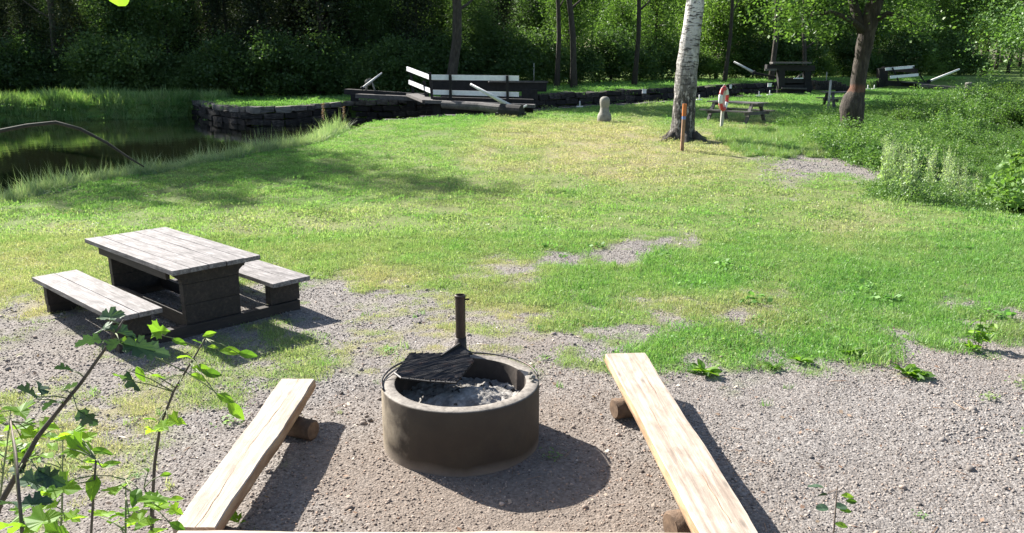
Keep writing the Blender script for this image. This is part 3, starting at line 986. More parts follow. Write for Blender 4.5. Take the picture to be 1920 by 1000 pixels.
# ------------------------------------------------------------------ fire ring
RX, RY, RR, RH = -0.386, 5.903, 0.59, 0.483
gz = float(ground_z(RX, RY))
ring = empty('fire_ring', (RX, RY, 0))
tag(ring, 'round brown concrete fire ring with an iron grate swung half over its ash bed', 'fire pit')
mb = MB()
prof = [(RR - 0.003, -0.06), (RR, 0.02), (RR + 0.002, 0.25), (RR, RH - 0.014), (RR - 0.004, RH - 0.005), (RR - 0.013, RH), (RR - 0.09, RH + 0.001), (RR - 0.098, RH - 0.004)]
mb.lathe(prof, 96)
mb.build('ring_wall', M['ring'], ring, smooth=True)
mb = MB()
mb.lathe([(RR - 0.098, RH - 0.004), (RR - 0.102, RH - 0.02), (RR - 0.104, 0.05), (RR - 0.104, -0.06)], 96)
mb.build('inner_wall', M['ring_inner'], ring, smooth=True)
# thin iron band lying round the back of the rim
mb = MB()
bp = [(math.cos(t) * (RR - 0.004), math.sin(t) * (RR - 0.004), RH + 0.012 + 0.004 * math.sin(3 * t)) for t in np.linspace(0.1, 3.5, 40)]
mb.tube(bp, [0.008] * 40, 6)
mb.build('iron_band', M['soot_iron'], ring, smooth=True)
# ash bed
N = 90
vv, ff = [], []
gx = np.linspace(-0.49, 0.49, N)
AX, AY = np.meshgrid(gx, gx)
rr = np.hypot(AX, AY)
sc_ = np.where(rr > 0.487, 0.487 / np.maximum(rr, 1e-6), 1)
AX, AY = AX * sc_, AY * sc_
AZ = 0.315 + 0.115 * np.exp(-(((AX - 0.08) / 0.26) ** 2 + ((AY + 0.06) / 0.2) ** 2)) + (fbm(AX, AY, 11, 3, 3) - 0.5) * 0.045 + (fbm(AX, AY, 45, 5, 3) - 0.5) * 0.03
ii = np.arange(N * N).reshape(N, N)
qq = np.stack([ii[:-1, :-1], ii[:-1, 1:], ii[1:, 1:], ii[1:, :-1]], -1).reshape(-1, 4)
ash = link('ash_bed', np_mesh('ash_bed', np.stack([AX.ravel(), AY.ravel(), AZ.ravel()], 1), quads=qq, smooth=True), M['ash'], ring)


def az_at(x, y):
    return 0.315 + 0.115 * math.exp(-(((x - 0.08) / 0.26) ** 2 + ((y + 0.06) / 0.2) ** 2))


chm = []
for i in range(3):
    p_, f_, _ = pebble(50 + i)
    chm.append(mesh('charcoal_lump', p_ * np.array([1.7, 0.8, 1.0]), f_))
    chm[-1].materials.append(M['char'])
stm = mesh('ash_stone', pebble(60)[0], pebble(60)[1])
stm.materials.append(M['granite'])
for i in range(42):
    t, r = random.random() * 6.28, 0.46 * math.sqrt(random.random())
    x, y = r * math.cos(t), r * math.sin(t)
    o = link('charcoal_lump' if i % 4 else 'ash_stone', chm[i % 3] if i % 4 else stm, None, ring, (x, y, az_at(x, y) + 0.005))
    o.scale = [random.uniform(0.007, 0.018)] * 3
    o.rotation_euler = (random.random(), random.random(), random.random() * 6)
# three small stones resting on the rim at the right
for i, (ax_, r_) in enumerate(((0.22, 0.022), (0.05, 0.03), (-0.06, 0.018))):
    o = link('stone', stm, None, None, (RX + math.cos(ax_) * 0.54, RY + math.sin(ax_) * 0.54, RH + r_ * 0.5))
    o.scale = [r_] * 3
    tag(o, ['small grey stone on the right rim of the fire ring, rearmost of three', 'largest grey stone on the right rim of the fire ring', 'smallest grey stone on the right rim of the fire ring, nearest the viewer'][i], 'stone', 'stones on the fire ring rim')

# pipe stand (post for the grate) just behind the ring
px_, py_ = atY(864, 655, 6.48).x - RX, 6.50 - RY
topz = atY(864, 553, 6.50).z
mb = MB()
mb.tube([(px_, py_, -0.1), (px_, py_, 0.50), (px_ - 0.002, py_, 0.62)], [0.047] * 3, 20)
mb.build('pipe_socket', M['pipe_iron'], ring, smooth=True)
mb = MB()
mb.tube([(px_, py_, 0.6), (px_, py_, topz)], [0.041, 0.041], 20, cap=False)
mb.tube([(px_, py_, topz), (px_, py_, 0.7)], [0.034, 0.034], 20, cap=False)
mb.lathe([(0.034, topz), (0.042, topz), (0.045, topz - 0.004), (0.045, topz - 0.022), (0.041, topz - 0.024)], 20, (px_, py_, 0))
pipe = mb.build('pipe', M['pipe_iron'], ring, smooth=True)
mb = MB()
mb.tube([(px_ + 0.03, py_ - 0.01, topz - 0.035), (px_ + 0.075, py_ - 0.015, topz - 0.033)], [0.007, 0.009], 6)
mb.build('bolt', M['pipe_iron'], pipe, smooth=True)
# triangular bracket plate from the pipe forwards and left
mb = MB()
b0 = Vector((px_, py_ - 0.04, 0.57))
b1 = Vector((px_ - 0.09, py_ - 0.2, 0.545))
b2 = Vector((px_ + 0.10, py_ - 0.12, 0.53))
v_ = [b0, b1, b2, b0 - Vector((0, 0, 0.03)), b1 - Vector((0, 0, 0.02)), b2 - Vector((0, 0, 0.02))]
mb.add(v_, [(0, 1, 2), (5, 4, 3), (0, 3, 4, 1), (1, 4, 5, 2), (2, 5, 3, 0)])
mb.beam(b0, b1 + Vector((-0.05, -0.05, -0.01)), 0.012, 0.045)
mb.build('bracket', M['soot_iron'], ring)
# grate: cast slab of ribs, slightly warped; corners taken from the photograph
gc = [at(740, 698, 0.525), at(768, 663, 0.525), at(878, 664, 0.54), at(889, 678, 0.54), at(856, 716, 0.535), at(752, 707, 0.525)]
gc = [Vector((p.x - RX, p.y - RY, p.z)) for p in gc]
cen = sum(gc, Vector()) / 6


def in_hex(x, y):
    r = False
    j = 5
    for i in range(6):
        a, b_ = gc[i], gc[j]
        if (a.y > y) != (b_.y > y) and x < (b_.x - a.x) * (y - a.y) / (b_.y - a.y) + a.x: r = not r
        j = i
    return r


ga = math.radians(24)
gd, gp = Vector((math.cos(ga), math.sin(ga), 0)), Vector((-math.sin(ga), math.cos(ga), 0))
for i in range(-16, 17):
    base_ = cen + gp * i * 0.0262
    ts = [t for t in np.linspace(-0.5, 0.5, 120) if in_hex((base_ + gd * t).x, (base_ + gd * t).y)]
    if len(ts) < 6: continue
    pts_ = []
    for s_ in range(9):
        t = ts[0] + (ts[-1] - ts[0]) * s_ / 8
        p = base_ + gd * t
        p.z = 0.53 + (p.x - cen.x) * 0.03 + (p.y - cen.y) * 0.02 + 0.0015 * math.sin(9 * t + i)
        pts_.append(p)
    mb = MB()
    mb.tube(pts_, [0.0095 + 0.001 * (i % 2)] * 9, 6, wob=0.1)
    mb.build('grate_bar', M['soot_iron'], ring, smooth=False)
mb = MB()
g2 = [Vector((p.x, p.y, 0.512 + (p.x - cen.x) * 0.03 + (p.y - cen.y) * 0.02)) for p in gc]
g2 = [cen.lerp(p, 0.97) * 1.0 for p in g2]
for p in g2: p.z = 0.518 + (p.x - cen.x) * 0.03 + (p.y - cen.y) * 0.02
mb.add(g2 + [p - Vector((0, 0, 0.008)) for p in g2], [tuple(range(6))[::-1], tuple(range(6, 12))] + [(i, (i + 1) % 6, 6 + (i + 1) % 6, 6 + i) for i in range(6)])
mb.build('grate_plate', M['soot_iron'], ring)
mb = MB()
e0 = [p.copy() for p in gc]
for p in e0: p.z = 0.527 + (p.x - cen.x) * 0.03 + (p.y - cen.y) * 0.02
mb.tube([e0[0], e0[5], (e0[5] + e0[4]) / 2 + Vector((0, 0, -0.006)), e0[4]], [0.009] * 4, 6)
mb.build('grate_rim', M['soot_iron'], ring)
mb = MB()
mb.tube([e0[0], e0[0] + Vector((-0.03, -0.02, -0.015)), (-RR + 0.03, 0.0, RH + 0.005), (-RR - 0.004, -0.05, RH - 0.04)], [0.004] * 4, 6)
mb.build('wire', M['soot_iron'], ring, smooth=True)


# ------------------------------------------------------------------ plank benches on logs
def plank(A0, A1, B0, B1, top, thick, seed, wane_l=0.0, wane_r=0.0, mat=None):
    """slab between far edge (A0 left, A1 right) and near edge (B0, B1); returns MB in local coords with x along the slab"""
    g = random.Random(seed)
    ca, cb = (A0 + A1) / 2, (B0 + B1) / 2
    L = (cb - ca).length
    d = (cb - ca).normalized()
    r = Vector((-d.y, d.x, 0))
    sgn = 1 if (A0 - A1).dot(r) > 0 else -1
    n = 36
    prof_rows = []
    for i in range(n + 1):
        f = i / n
        wl_ = (A0 - A1).length / 2 * (1 - f) + (B0 - B1).length / 2 * f
        nl = 0.006 * math.sin(f * 7 + seed) + 0.003 * math.sin(f * 23 + 2 * seed) + g.uniform(-0.0015, 0.0015)
        nr = 0.005 * math.sin(f * 6 + 3 * seed) + 0.003 * math.sin(f * 19 + seed) + g.uniform(-0.0015, 0.0015)
        yl, yr = wl_ + nl, -(wl_ + nr)
        zt = 0.002 * math.sin(f * 12)
        row = [(yl, zt - 0.008), (yl - 0.006, zt), (yl * 0.5, zt + 0.001), (0, zt - 0.001), (yr * 0.5, zt + 0.001), (yr + 0.006, zt), (yr, zt - 0.008),
               (yr - wane_r * (0.6 + 0.4 * math.sin(f * 11)), zt - thick * 0.5), (yr + 0.02, zt - thick), (0, zt - thick - 0.003), (yl - 0.02, zt - thick), (yl + wane_l * (0.6 + 0.4 * math.sin(f * 10 + 1)), zt - thick * 0.5)]
        prof_rows.append([(f * L - L / 2, y_, z_) for y_, z_ in row])
    m = 12
    V = [p for row in prof_rows for p in row]
    Fc = []
    for i in range(n):
        for k_ in range(m):
            Fc.append((i * m + k_, (i + 1) * m + k_, (i + 1) * m + (k_ + 1) % m, i * m + (k_ + 1) % m))
    Fc.append(tuple(range(m)))
    Fc.append(tuple(n * m + k_ for k_ in range(m))[::-1])
    me = mesh('plank', V, Fc)
    me.materials.append(M['fresh_wood'])
    me.materials.append(M['waney'])
    for p in me.polygons:
        i = p.index
        if i < n * m and (i % m) in (6, 7, 8, 9, 10, 11):
            p.material_index = 1
        if i >= n * m: p.material_index = 0
    import bmesh
    bm = bmesh.new(); bm.from_mesh(me)
    bmesh.ops.recalc_face_normals(bm, faces=bm.faces)
    bm.to_mesh(me); bm.free()
    c = (ca + cb) / 2
    return me, Vector((c.x, c.y, top)), math.atan2(d.y, d.x), L


def log_support(c, ang_w, r, L, parent, seed):
    """short round log under a plank; ang_w = heading of its axis in the bench's own frame"""
    g = random.Random(seed)
    d = Vector((math.cos(ang_w), math.sin(ang_w), 0))
    mb = MB()
    mb.tube([d * L * (i / 5 - 0.5) for i in range(6)], [r * (1 + g.uniform(-0.06, 0.06)) for _ in range(6)], 16, wob=0.05)
    o = mb.build('log', M['log'], parent, smooth=True)
    o.location = c
    for e in (-1, 1):
        mb = MB()
        mb.tube([d * e * (L * 0.5 - 0.004), d * e * (L * 0.5 + 0.006)], [r * 0.9, r * 0.86], 16)
        mb.build('cut_end', M['cut_end'], o)
    return o


HR = 0.33
A0, A1, B0, B1 = at(1136, 664, HR), at(1210, 661, HR), at(1322, 1012, HR), at(1430, 1008, HR)
me, c, ang, L = plank(A0, A1, B0, B1, HR, 0.13, 3, 0.03, 0.01)
br = empty('plank_bench', (c.x, c.y, 0), ang)
tag(br, 'pale thick plank bench on logs, right of the fire ring', 'bench', 'plank benches around the fire ring')
link('plank', me, None, br, (0, 0, HR))
iv = Matrix.Rotation(-ang, 3, 'Z')
for (q, rr_) in ((at(1172, 765, 0.08), 0.085), (at(1290, 985, 0.08), 0.1)):
    lp = iv @ (Vector((q.x, q.y, 0)) - Vector((c.x, c.y, 0)))
    log_support(Vector((lp.x, lp.y * 0.35, 0.095)), math.radians(200) - ang, rr_, 0.36, br, int(rr_ * 1000))

for (y_, x0_, x1_, w_) in ((0.05, -1.25, -0.55, 0.0022), (-0.06, -0.3, 0.7, 0.0016), (0.03, 0.75, 1.3, 0.0025)):
    mb = MB()
    cr_ = [(x0_ + (x1_ - x0_) * i / 12, y_ + 0.004 * math.sin(i * 1.3) + 0.003 * i / 12, HR + 0.0018) for i in range(13)]
    for a_, b_ in zip(cr_[:-1], cr_[1:]): mb.beam(a_, b_, w_, 0.0016)
    mb.build('drying_crack', M['waney'], br)

HL = 0.30
A0, A1, B0, B1 = at(527, 711, HL), at(592, 710, HL), at(322, 990, HL), at(405, 987, HL)
me, c, ang, L = plank(A0, A1, B0, B1, HL, 0.12, 5, 0.01, -0.03)
bl = empty('plank_bench', (c.x, c.y, 0), ang)
tag(bl, 'pale cracked plank bench on logs, left of the fire ring', 'bench', 'plank benches around the fire ring')
link('plank', me, None, bl, (0, 0, HL))
# drying crack down the middle of the top
mb = MB()
cr_ = [(-L / 2 + L * i / 24, 0.01 * math.sin(i * 0.35) + 0.004 * math.sin(i * 2.3), HL + 0.0006) for i in range(25)]
for a_, b_ in zip(cr_[:-1], cr_[1:]):
    mb.beam(a_, b_, 0.002 + 0.0012 * math.sin(a_[0] * 9), 0.0016)
mb.build('drying_crack', M['waney'], bl)
iv = Matrix.Rotation(-ang, 3, 'Z')
for (q, rr_) in ((at(560, 800, 0.08), 0.08), (at(400, 1010, 0.08), 0.085)):
    lp = iv @ (Vector((q.x, q.y, 0)) - Vector((c.x, c.y, 0)))
    log_support(Vector((lp.x, lp.y * 0.4, 0.088)), math.radians(-25) - ang, rr_, 0.42, bl, int(rr_ * 1000) + 5)

# third plank, its top edge just enters the bottom of the picture
HB = 0.33
A0, A1 = at(335, 994, HB), at(1302, 998, HB)
B0, B1 = A0 + Vector((0, -0.27, 0)), A1 + Vector((0, -0.27, 0))
me, c, ang, L = plank(A0, B0, A1, B1, HB, 0.11, 9, 0.01, 0.01)
bn = empty('plank_bench', (c.x, c.y, 0), ang)
tag(bn, 'pale plank bench nearest the viewer, only its back edge seen along the bottom', 'bench', 'plank benches around the fire ring')
link('plank', me, None, bn, (0, 0, HB))
for sx_ in (-0.8, 0.8):
    log_support(Vector((sx_, 0, 0.1)), math.pi / 2, 0.115, 0.3, bn, 4)


# ------------------------------------------------------------------ heavy picnic table near left
def rough_board(a, b, w, h, up=Vector((0, 0, 1)), jit=0.003, seg=5):
    """board in its own frame: x along the board; returns (mesh, loc, rot)"""
    a, b = Vector(a), Vector(b)
    L_ = (b - a).length
    d = (b - a).normalized()
    r = up.cross(d).normalized()
    u = d.cross(r).normalized()
    m = MB()
    m.beam((-L_ / 2, 0, 0), (L_ / 2, 0, 0), w, h, jit=jit, seg=seg)
    R_ = Matrix((d, r, u)).transposed()
    return m, (a + b) / 2, R_


def board(name, a, b, w, h, mat, parent, up=Vector((0, 0, 1)), jit=0.002, seg=5, bevel=0.004):
    m, c_, R_ = rough_board(a, b, w, h, up, jit, seg)
    o = m.build(name, mat, parent, bevel=bevel)
    o.matrix_local = Matrix.Translation(c_) @ R_.to_4x4()
    return o


TX, TY, TYAW, TL, TW, TH = -3.876, 9.239, -0.757, 2.26, 0.985, 0.765
BW, BO, BH = 0.49, 0.86, 0.415
tb = empty('picnic_table', (TX, TY, 0), TYAW)
tag(tb, 'heavy weathered grey picnic table with solid dark ends on the gravel at left', 'picnic table')
pw = TW / 5
for i in range(5):
    y_ = -TW / 2 + pw * (i + 0.5)
    board('tabletop_plank', (-TL / 2 + random.uniform(-.008, .008), y_, TH - 0.025 + random.uniform(-.002, .002)), (TL / 2 + random.uniform(-.008, .008), y_, TH - 0.025), pw - 0.009, 0.05, M['grey_wood'], tb)
for s_ in (-1, 1):
    for i in range(2):
        y_ = s_ * BO + (i - 0.5) * BW / 2
        board('seat_plank', (-TL / 2 + random.uniform(-.01, .01), y_, BH - 0.025), (TL / 2 + random.uniform(-.01, .01), y_, BH - 0.025), BW / 2 - 0.008, 0.05, M['grey_wood'], tb)
for e_ in (-1, 1):
    xe = e_ * (TL / 2 - 0.22)
    # sill along the ground under table and seats
    board('sill_beam', (xe + e_ * 0.035, -BO - 0.17, 0.06), (xe + e_ * 0.035, BO + 0.17, 0.06), 0.1, 0.12, M['dark_wood'], tb, seg=3)
    # table end: stacked horizontal boards, the top ones flared out under the tabletop
    for (z0, z1, hw) in ((0.122, 0.33, 0.31), (0.333, 0.55, 0.315)):
        mb = MB()
        mb.box((xe, 0, (z0 + z1) / 2), (0.09, hw * 2, z1 - z0))
        mb.build('end_board', M['dark_wood'], tb, bevel=0.005)
    mb = MB()
    x0, x1 = xe - 0.045, xe + 0.045
    pr = [(-0.318, 0.553), (0.318, 0.553), (0.325, 0.6), (0.45, 0.705), (-0.45, 0.705), (-0.325, 0.6)]
    mb.add([(x0, a_, b_) for a_, b_ in pr] + [(x1, a_, b_) for a_, b_ in pr], [tuple(range(6))[::-1], tuple(range(6, 12))] + [(i, (i + 1) % 6, 6 + (i + 1) % 6, 6 + i) for i in range(6)])
    mb.build('flared_end_board', M['dark_wood'], tb, bevel=0.004)
    for s_ in (-1, 1):
        mb = MB()
        mb.box((xe, s_ * BO, 0.241), (0.1, 0.38, 0.236))
        mb.build('seat_end_board', M['dark_wood'], tb, bevel=0.005)
        mb = MB()
        mb.box((xe, s_ * BO, 0.375), (0.07, 0.38, 0.03))
        mb.build('seat_bearer', M['dark_wood'], tb, bevel=0.004)
for y_ in (-0.27, 0.27):
    board('stretcher', (-TL / 2 + 0.27, y_, 0.14), (TL / 2 - 0.27, y_, 0.14), 0.05, 0.13, M['dark_wood'], tb)
for y_ in (-0.42, 0.42):
    board('apron', (-TL / 2 + 0.27, y_, 0.66), (TL / 2 - 0.27, y_, 0.66), 0.045, 0.09, M['dark_wood'], tb)

# ------------------------------------------------------------------ timber and stone of the canal
stone_meshes = []
for i in range(7):
    g = np.random.default_rng(100 + i)
    m = MB()
    m.box((0, 0, 0), (1, 1, 1))
    me = m.mesh('stone', bevel=0.09)
    co = np.zeros(len(me.vertices) * 3)
    me.vertices.foreach_get('co', co)
    co = co.reshape(-1, 3) + g.normal(0, 0.025, (len(me.vertices), 3))
    me.vertices.foreach_set('co', co.ravel())
    me.materials.append(M['stone'])
    stone_meshes.append(me)
cop_meshes = []
for me in stone_meshes[:4]:
    m2 = me.copy()
    m2.materials.clear()
    m2.materials.append(M['coping'])
    cop_meshes.append(m2)


def stone_wall(root, line, tops, depth, row_h, len0, len1, tdepth=0.75, side=1, top_mat=None):
    """courses of separate stones along a plan line; tops = height at each vertex"""
    rz = root.location
    acc = [0]
    for a, b in zip(line[:-1], line[1:]): acc.append(acc[-1] + math.hypot(b[0] - a[0], b[1] - a[1]))
    LL = acc[-1]
    rows = int(depth / row_h)
    cnt = 0

    def P(s_):
        s_ = min(max(s_, 0), LL - 1e-4)
        i = max(j for j in range(len(acc) - 1) if acc[j] <= s_)
        t = (s_ - acc[i]) / (acc[i + 1] - acc[i])
        a, b = line[i], line[i + 1]
        return Vector((a[0] + (b[0] - a[0]) * t, a[1] + (b[1] - a[1]) * t, tops[i] + (tops[i + 1] - tops[i]) * t)), math.atan2(b[1] - a[1], b[0] - a[0])
    for r in range(rows):
        s_ = random.uniform(-0.3, 0)
        while s_ < LL:
            l_ = random.uniform(len0, len1)
            p, an = P(s_ + l_ / 2)
            hgt = row_h * random.uniform(0.78, 1.0)
            nrm = Vector((math.sin(an), -math.cos(an), 0)) * side
            q_ = p + nrm * (-tdepth / 2 + random.uniform(-0.03, 0.04) + (0.03 if r == 0 else 0))
            me_ = (cop_meshes[cnt % 4] if (r == 0 and top_mat) else stone_meshes[cnt % 7])
            o = link('coping_stone' if r == 0 else 'stone', me_, None, root, Vector((q_.x, q_.y, p.z - row_h * (r + 0.5) + random.uniform(-.03, .03))) - rz, (random.uniform(-.06, .06), random.uniform(-.07, .07), an + random.uniform(-.1, .1)))
            o.scale = (l_ * 0.96, tdepth, hgt)
            s_ += l_
            cnt += 1
    return cnt


w1 = empty('quay_wall', (far_line[0].x, far_line[0].y, 0))
tag(w1, 'curved old stone quay wall left of the lock gates across the canal', 'wall')
stone_wall(w1, far_l2[:7], [q_[2] + 0.03 for q_ in far_top[:7]], 1.2, 0.3, 0.55, 1.1, side=1, top_mat=True)
w2 = empty('lock_wall', (far_line[8].x, far_line[8].y, 0))
tag(w2, 'long dark stone wall of the lock chamber on its far side', 'wall')
stone_wall(w2, far_l2[6:14], [q_[2] + 0.03 for q_ in far_top[6:14]], 1.6, 0.32, 0.6, 1.2, side=1, top_mat=False)
w3 = empty('lock_edge', (near_lock[3].x, near_lock[3].y, 0.4))
tag(w3, 'low pale coping stones where the lawn meets the lock chamber', 'wall')
nl = near_lock[2:]
stone_wall(w3, [(p.x, p.y) for p in nl], [float(p.z) + 0.06 for p in nl], 0.6, 0.28, 0.7, 1.3, side=-1, tdepth=0.45, top_mat=True)


def spx(m_, Y):
    return m_


def bar(name, p, q_, w, h, mat, root, bevel=0.0):
    """bar between two sight points (px, py, depth)"""
    a, b = atY(*p) - root.location, atY(*q_) - root.location
    mb_ = MB()
    up = Vector((0, 0, 1))
    if abs((b - a).normalized().z) > 0.9: up = Vector((0, 1, 0))
    mb_.beam(a, b, w, h, up=up)
    return mb_.build(name, mat, root, bevel=bevel)


# --- first pair of gates
GY = 37.5
g1 = empty('lock_gate', atY(890, 205, GY))
tag(g1, 'nearest black timber lock gate with two long white handrails on a walkway', 'lock gate', 'lock gates')
bar('handrail', (809, 145, GY), (973, 147, GY), 0.05, 0.22, M['white_paint'], g1)
bar('handrail', (812, 173, GY), (973, 177.5, GY), 0.05, 0.2, M['white_paint'], g1)
bar('short_handrail', (763, 129, 41.5), (805, 145, 38.6), 0.05, 0.2, M['white_paint'], g1)
bar('short_handrail', (767, 154, 41.5), (808, 171, 38.6), 0.05, 0.19, M['white_paint'], g1)
for (x_, y0, y1_, Y_) in ((844, 140, 196, GY - 0.1), (951, 142, 196, GY - 0.1), (806, 136, 190, 38.3), (795, 152, 190, 39.4), (770, 134, 178, 41.3)):
    bar('rail_post', (x_, y0, Y_), (x_ + (1 if Y_ < 38 else 5), y1_, Y_), 0.12, 0.12, M['black_wood'], g1)
bar('walkway', (775, 178, 40.8), (806, 190, 37.9), 0.7, 0.12, M['far_wood'], g1)
bar('walkway', (800, 190, GY + 0.2), (1003, 199, GY - 0.3), 0.75, 0.14, M['far_wood'], g1)
bar('gate_leaf', (812, 203, GY + 0.35), (1000, 208, GY + 0.2), 0.35, 1.0, M['black_wood'], g1)
for k_ in range(6):
    xx = 820 + k_ * 31
    bar('leaf_board', (xx, 193, GY + 0.12), (xx, 217, GY + 0.12), 0.28, 0.08, M['black_wood'], g1)
b1 = empty('balance_beam', atY(920, 180, 40.5))
tag(b1, 'massive black balance beam with grey top behind the long white handrails', 'beam', 'balance beams')
bar('beam', (806, 160, 40.2), (1024, 162, 40.8), 0.45, 0.5, M['black_wood'], b1, 0.03)
bar('beam_cap', (915, 153.2, 40.3), (1026, 154.0, 40.8), 0.5, 0.06, M['far_wood'], b1)
bar('beam_post', (993, 168, 40.5), (993, 204, 40.5), 0.75, 0.35, M['black_wood'], b1)
bar('beam_post', (835, 168, 40.2), (835, 200, 40.2), 0.4, 0.35, M['black_wood'], b1)
bar('brace_board', (862, 170, 40.2), (862, 190, 40.2), 0.9, 0.1, M['black_wood'], b1)
# near balance beam with the white lever
b2 = empty('balance_beam', atY(960, 214, 35.0))
tag(b2, 'low dark round-ended beam on the lawn edge in front of the nearest lock gate', 'beam', 'balance beams')
mb = MB()
P0, P1, P2 = atY(830, 196, 36.9), atY(900, 200, 36.2), atY(975, 209, 35.0)
mb.tube([P0 - b2.location, P1 - b2.location, P2 - b2.location], [0.17, 0.19, 0.23], 12, wob=0.04)
mb.build('beam', M['far_wood'], b2)
mb = MB()
mb.tube([atY(940, 207, 35.3) - b2.location, atY(978, 210, 34.85) - b2.location], [0.28, 0.28], 14)
mb.build('beam_head', M['black_wood'], b2)
bar('bearing_block', (930, 216, 35.3), (985, 217, 35.0), 0.35, 0.2, M['black_wood'], b2)


def lever(p, q_, r0, r1, label, extra=None):
    a, b = atY(*p), atY(*q_)
    root = empty('lever', a)
    tag(root, label, 'lever', 'white gate levers')
    m_ = MB()
    m_.tube([Vector((0, 0, 0)), (b - a) * 0.5, (b - a)], [r0, (r0 + r1) / 2, r1], 8)
    m_.build('handle_bar', M['pole_paint'], root, smooth=True)
    m_ = MB()
    m_.tube([(b - a) * -0.06, (b - a) * 0.03], [r0 * 1.5, r0 * 1.5], 8)
    m_.build('socket', M['black_wood'], root, smooth=True)
    return root


lever((962, 202, 35.2), (882, 158, 35.6), 0.10, 0.05, 'white wooden lever slanting up left from the low round-ended beam')
lever((974, 206, 35.0), (988, 197, 35.0), 0.045, 0.035, 'very short white lever stub at the head of the low round-ended beam')
lever((680, 165, 42.0), (716, 137, 42.0), 0.06, 0.04, 'white lever slanting up right, leftmost, above the quay wall')
lever((1413, 136, 54.5), (1376, 116, 54.8), 0.09, 0.05, 'thin white lever slanting up left beside the dark middle gate')
lever((1742, 153, 60), (1799, 130, 60), 0.09, 0.06, 'long pale lever slanting up right, rightmost, by the far gate')

# left beam across the canal and its grey winch
b3 = empty('balance_beam', atY(740, 186, 42.2))
tag(b3, 'long flat dark timber beams left of the short white handrails', 'beam', 'balance beams')
bar('beam', (650, 172, 43.2), (800, 181, 41.6), 0.5, 0.26, M['black_wood'], b3)
bar('beam', (672, 180, 42.4), (812, 186.5, 40.4), 0.5, 0.2, M['far_wood'], b3)
bar('beam_foot', (665, 178, 43.0), (665, 190, 43.0), 0.35, 0.4, M['black_wood'], b3)
bar('beam_foot', (770, 185, 41.6), (770, 200, 41.6), 0.35, 0.4, M['black_wood'], b3)
w_ = empty('winch', atY(693, 174, 42.6))
tag(w_, 'small grey iron winch behind the leftmost white lever', 'winch')
m_ = MB()
m_.tube([(-0.22, 0, 0), (-0.1, 0, 0.35), (0, 0, 0.6), (0.15, 0, 0.62)], [0.05, 0.05, 0.06, 0.05], 8)
m_.tube([(0.3, 0, 0), (0.2, 0, 0.3), (0.1, 0, 0.6)], [0.05, 0.05, 0.05], 8)
m_.build('frame', M['granite'], w_, smooth=True)
m_ = MB()
m_.tube([(-0.05, -0.12, 0.5), (-0.05, 0.12, 0.5)], [0.16, 0.16], 14)
m_.tube([(0.05, -0.1, 0.62), (0.05, 0.12, 0.62)], [0.09, 0.09], 12)
m_.build('gear_wheel', M['granite'], w_, smooth=True)

# --- middle gate (dark portal)
G2 = 53.5
g2_ = empty('lock_gate', atY(1485, 178, G2))
tag(g2_, 'middle black lock gate standing as a square portal with weathered top plank', 'lock gate', 'lock gates')
bar('top_plank', (1446, 118, G2 - 0.2), (1518, 118, G2 - 0.2), 0.7, 0.1, M['far_wood'], g2_)
bar('top_beam', (1436, 126.5, G2), (1526, 128, G2), 0.5, 0.34, M['black_wood'], g2_)
bar('side_rail', (1434, 131, G2 - 0.5), (1456, 131, G2 - 0.5), 0.1, 0.12, M['far_wood'], g2_)
for x_ in (1464, 1513):
    bar('gate_post', (x_, 128, G2), (x_, 180, G2), 0.42, 0.42, M['black_wood'], g2_, 0.02)
bar('cross_beam', (1464, 153, G2), (1518, 152, G2), 0.3, 0.4, M['black_wood'], g2_)
bar('leaf', (1460, 170, G2), (1520, 170, G2), 0.3, 0.9, M['black_wood'], g2_)
bar('sill_plank', (1465, 165.5, G2 - 0.3), (1512, 166.5, G2 - 0.3), 0.2, 0.09, M['far_wood'], g2_)
bar('white_batten', (1488, 147, G2 - 0.2), (1506, 147, G2 - 0.2), 0.05, 0.06, M['white_paint'], g2_)
bar('strut', (1491, 150, G2), (1508, 134, G2), 0.08, 0.08, M['far_wood'], g2_)
bar('swing_arm', (1413, 137, 54.4), (1462, 147, 53.8), 0.14, 0.14, M['black_wood'], g2_)
w4 = empty('stone_abutment', atY(1555, 166, 54.5))
tag(w4, 'grey stone abutment sloping down right of the middle lock gate', 'wall')
for i in range(8):
    for j in range(3):
        x_ = 1524 + i * 8.5
        topy = 152 if x_ < 1560 else 152 + (x_ - 1560) * 0.42
        yy = topy + 4 + j * 8.5
        if yy > 172: continue
        p = atY(x_ + 4 + (j % 2) * 3, yy, 54.5)
        o = link('stone', stone_meshes[(i + j) % 7], None, w4, p - w4.location, (0, 0, random.uniform(-.05, .05)))
        o.scale = (0.31, 0.5, 0.285)

# --- third gate
G3 = 60.0
g3 = empty('lock_gate', atY(1690, 165, G3))
tag(g3, 'farthest black lock gate with two short slanted white handrails', 'lock gate', 'lock gates')
bar('handrail', (1660, 130, G3), (1714, 125.5, G3), 0.05, 0.19, M['white_paint'], g3)
bar('handrail', (1669, 145, G3 - 0.3), (1722, 140.5, G3 - 0.3), 0.05, 0.19, M['white_paint'], g3)
bar('rail_post', (1673, 127, G3 - 0.1), (1688, 160, G3 - 0.4), 0.1, 0.1, M['black_wood'], g3)
bar('rail_post', (1712, 125, G3 - 0.1), (1735, 155, G3 - 0.4), 0.08, 0.08, M['black_wood'], g3)
bar('top_beam', (1655, 129, G3 + 0.6), (1718, 133, G3 + 0.6), 0.4, 0.3, M['black_wood'], g3)
bar('gate_post', (1654, 128, G3 + 0.5), (1654, 163, G3 + 0.5), 0.6, 0.5, M['black_wood'], g3)
bar('leaf', (1660, 156, G3 + 0.3), (1740, 160, G3 - 0.3), 0.3, 0.35, M['black_wood'], g3)
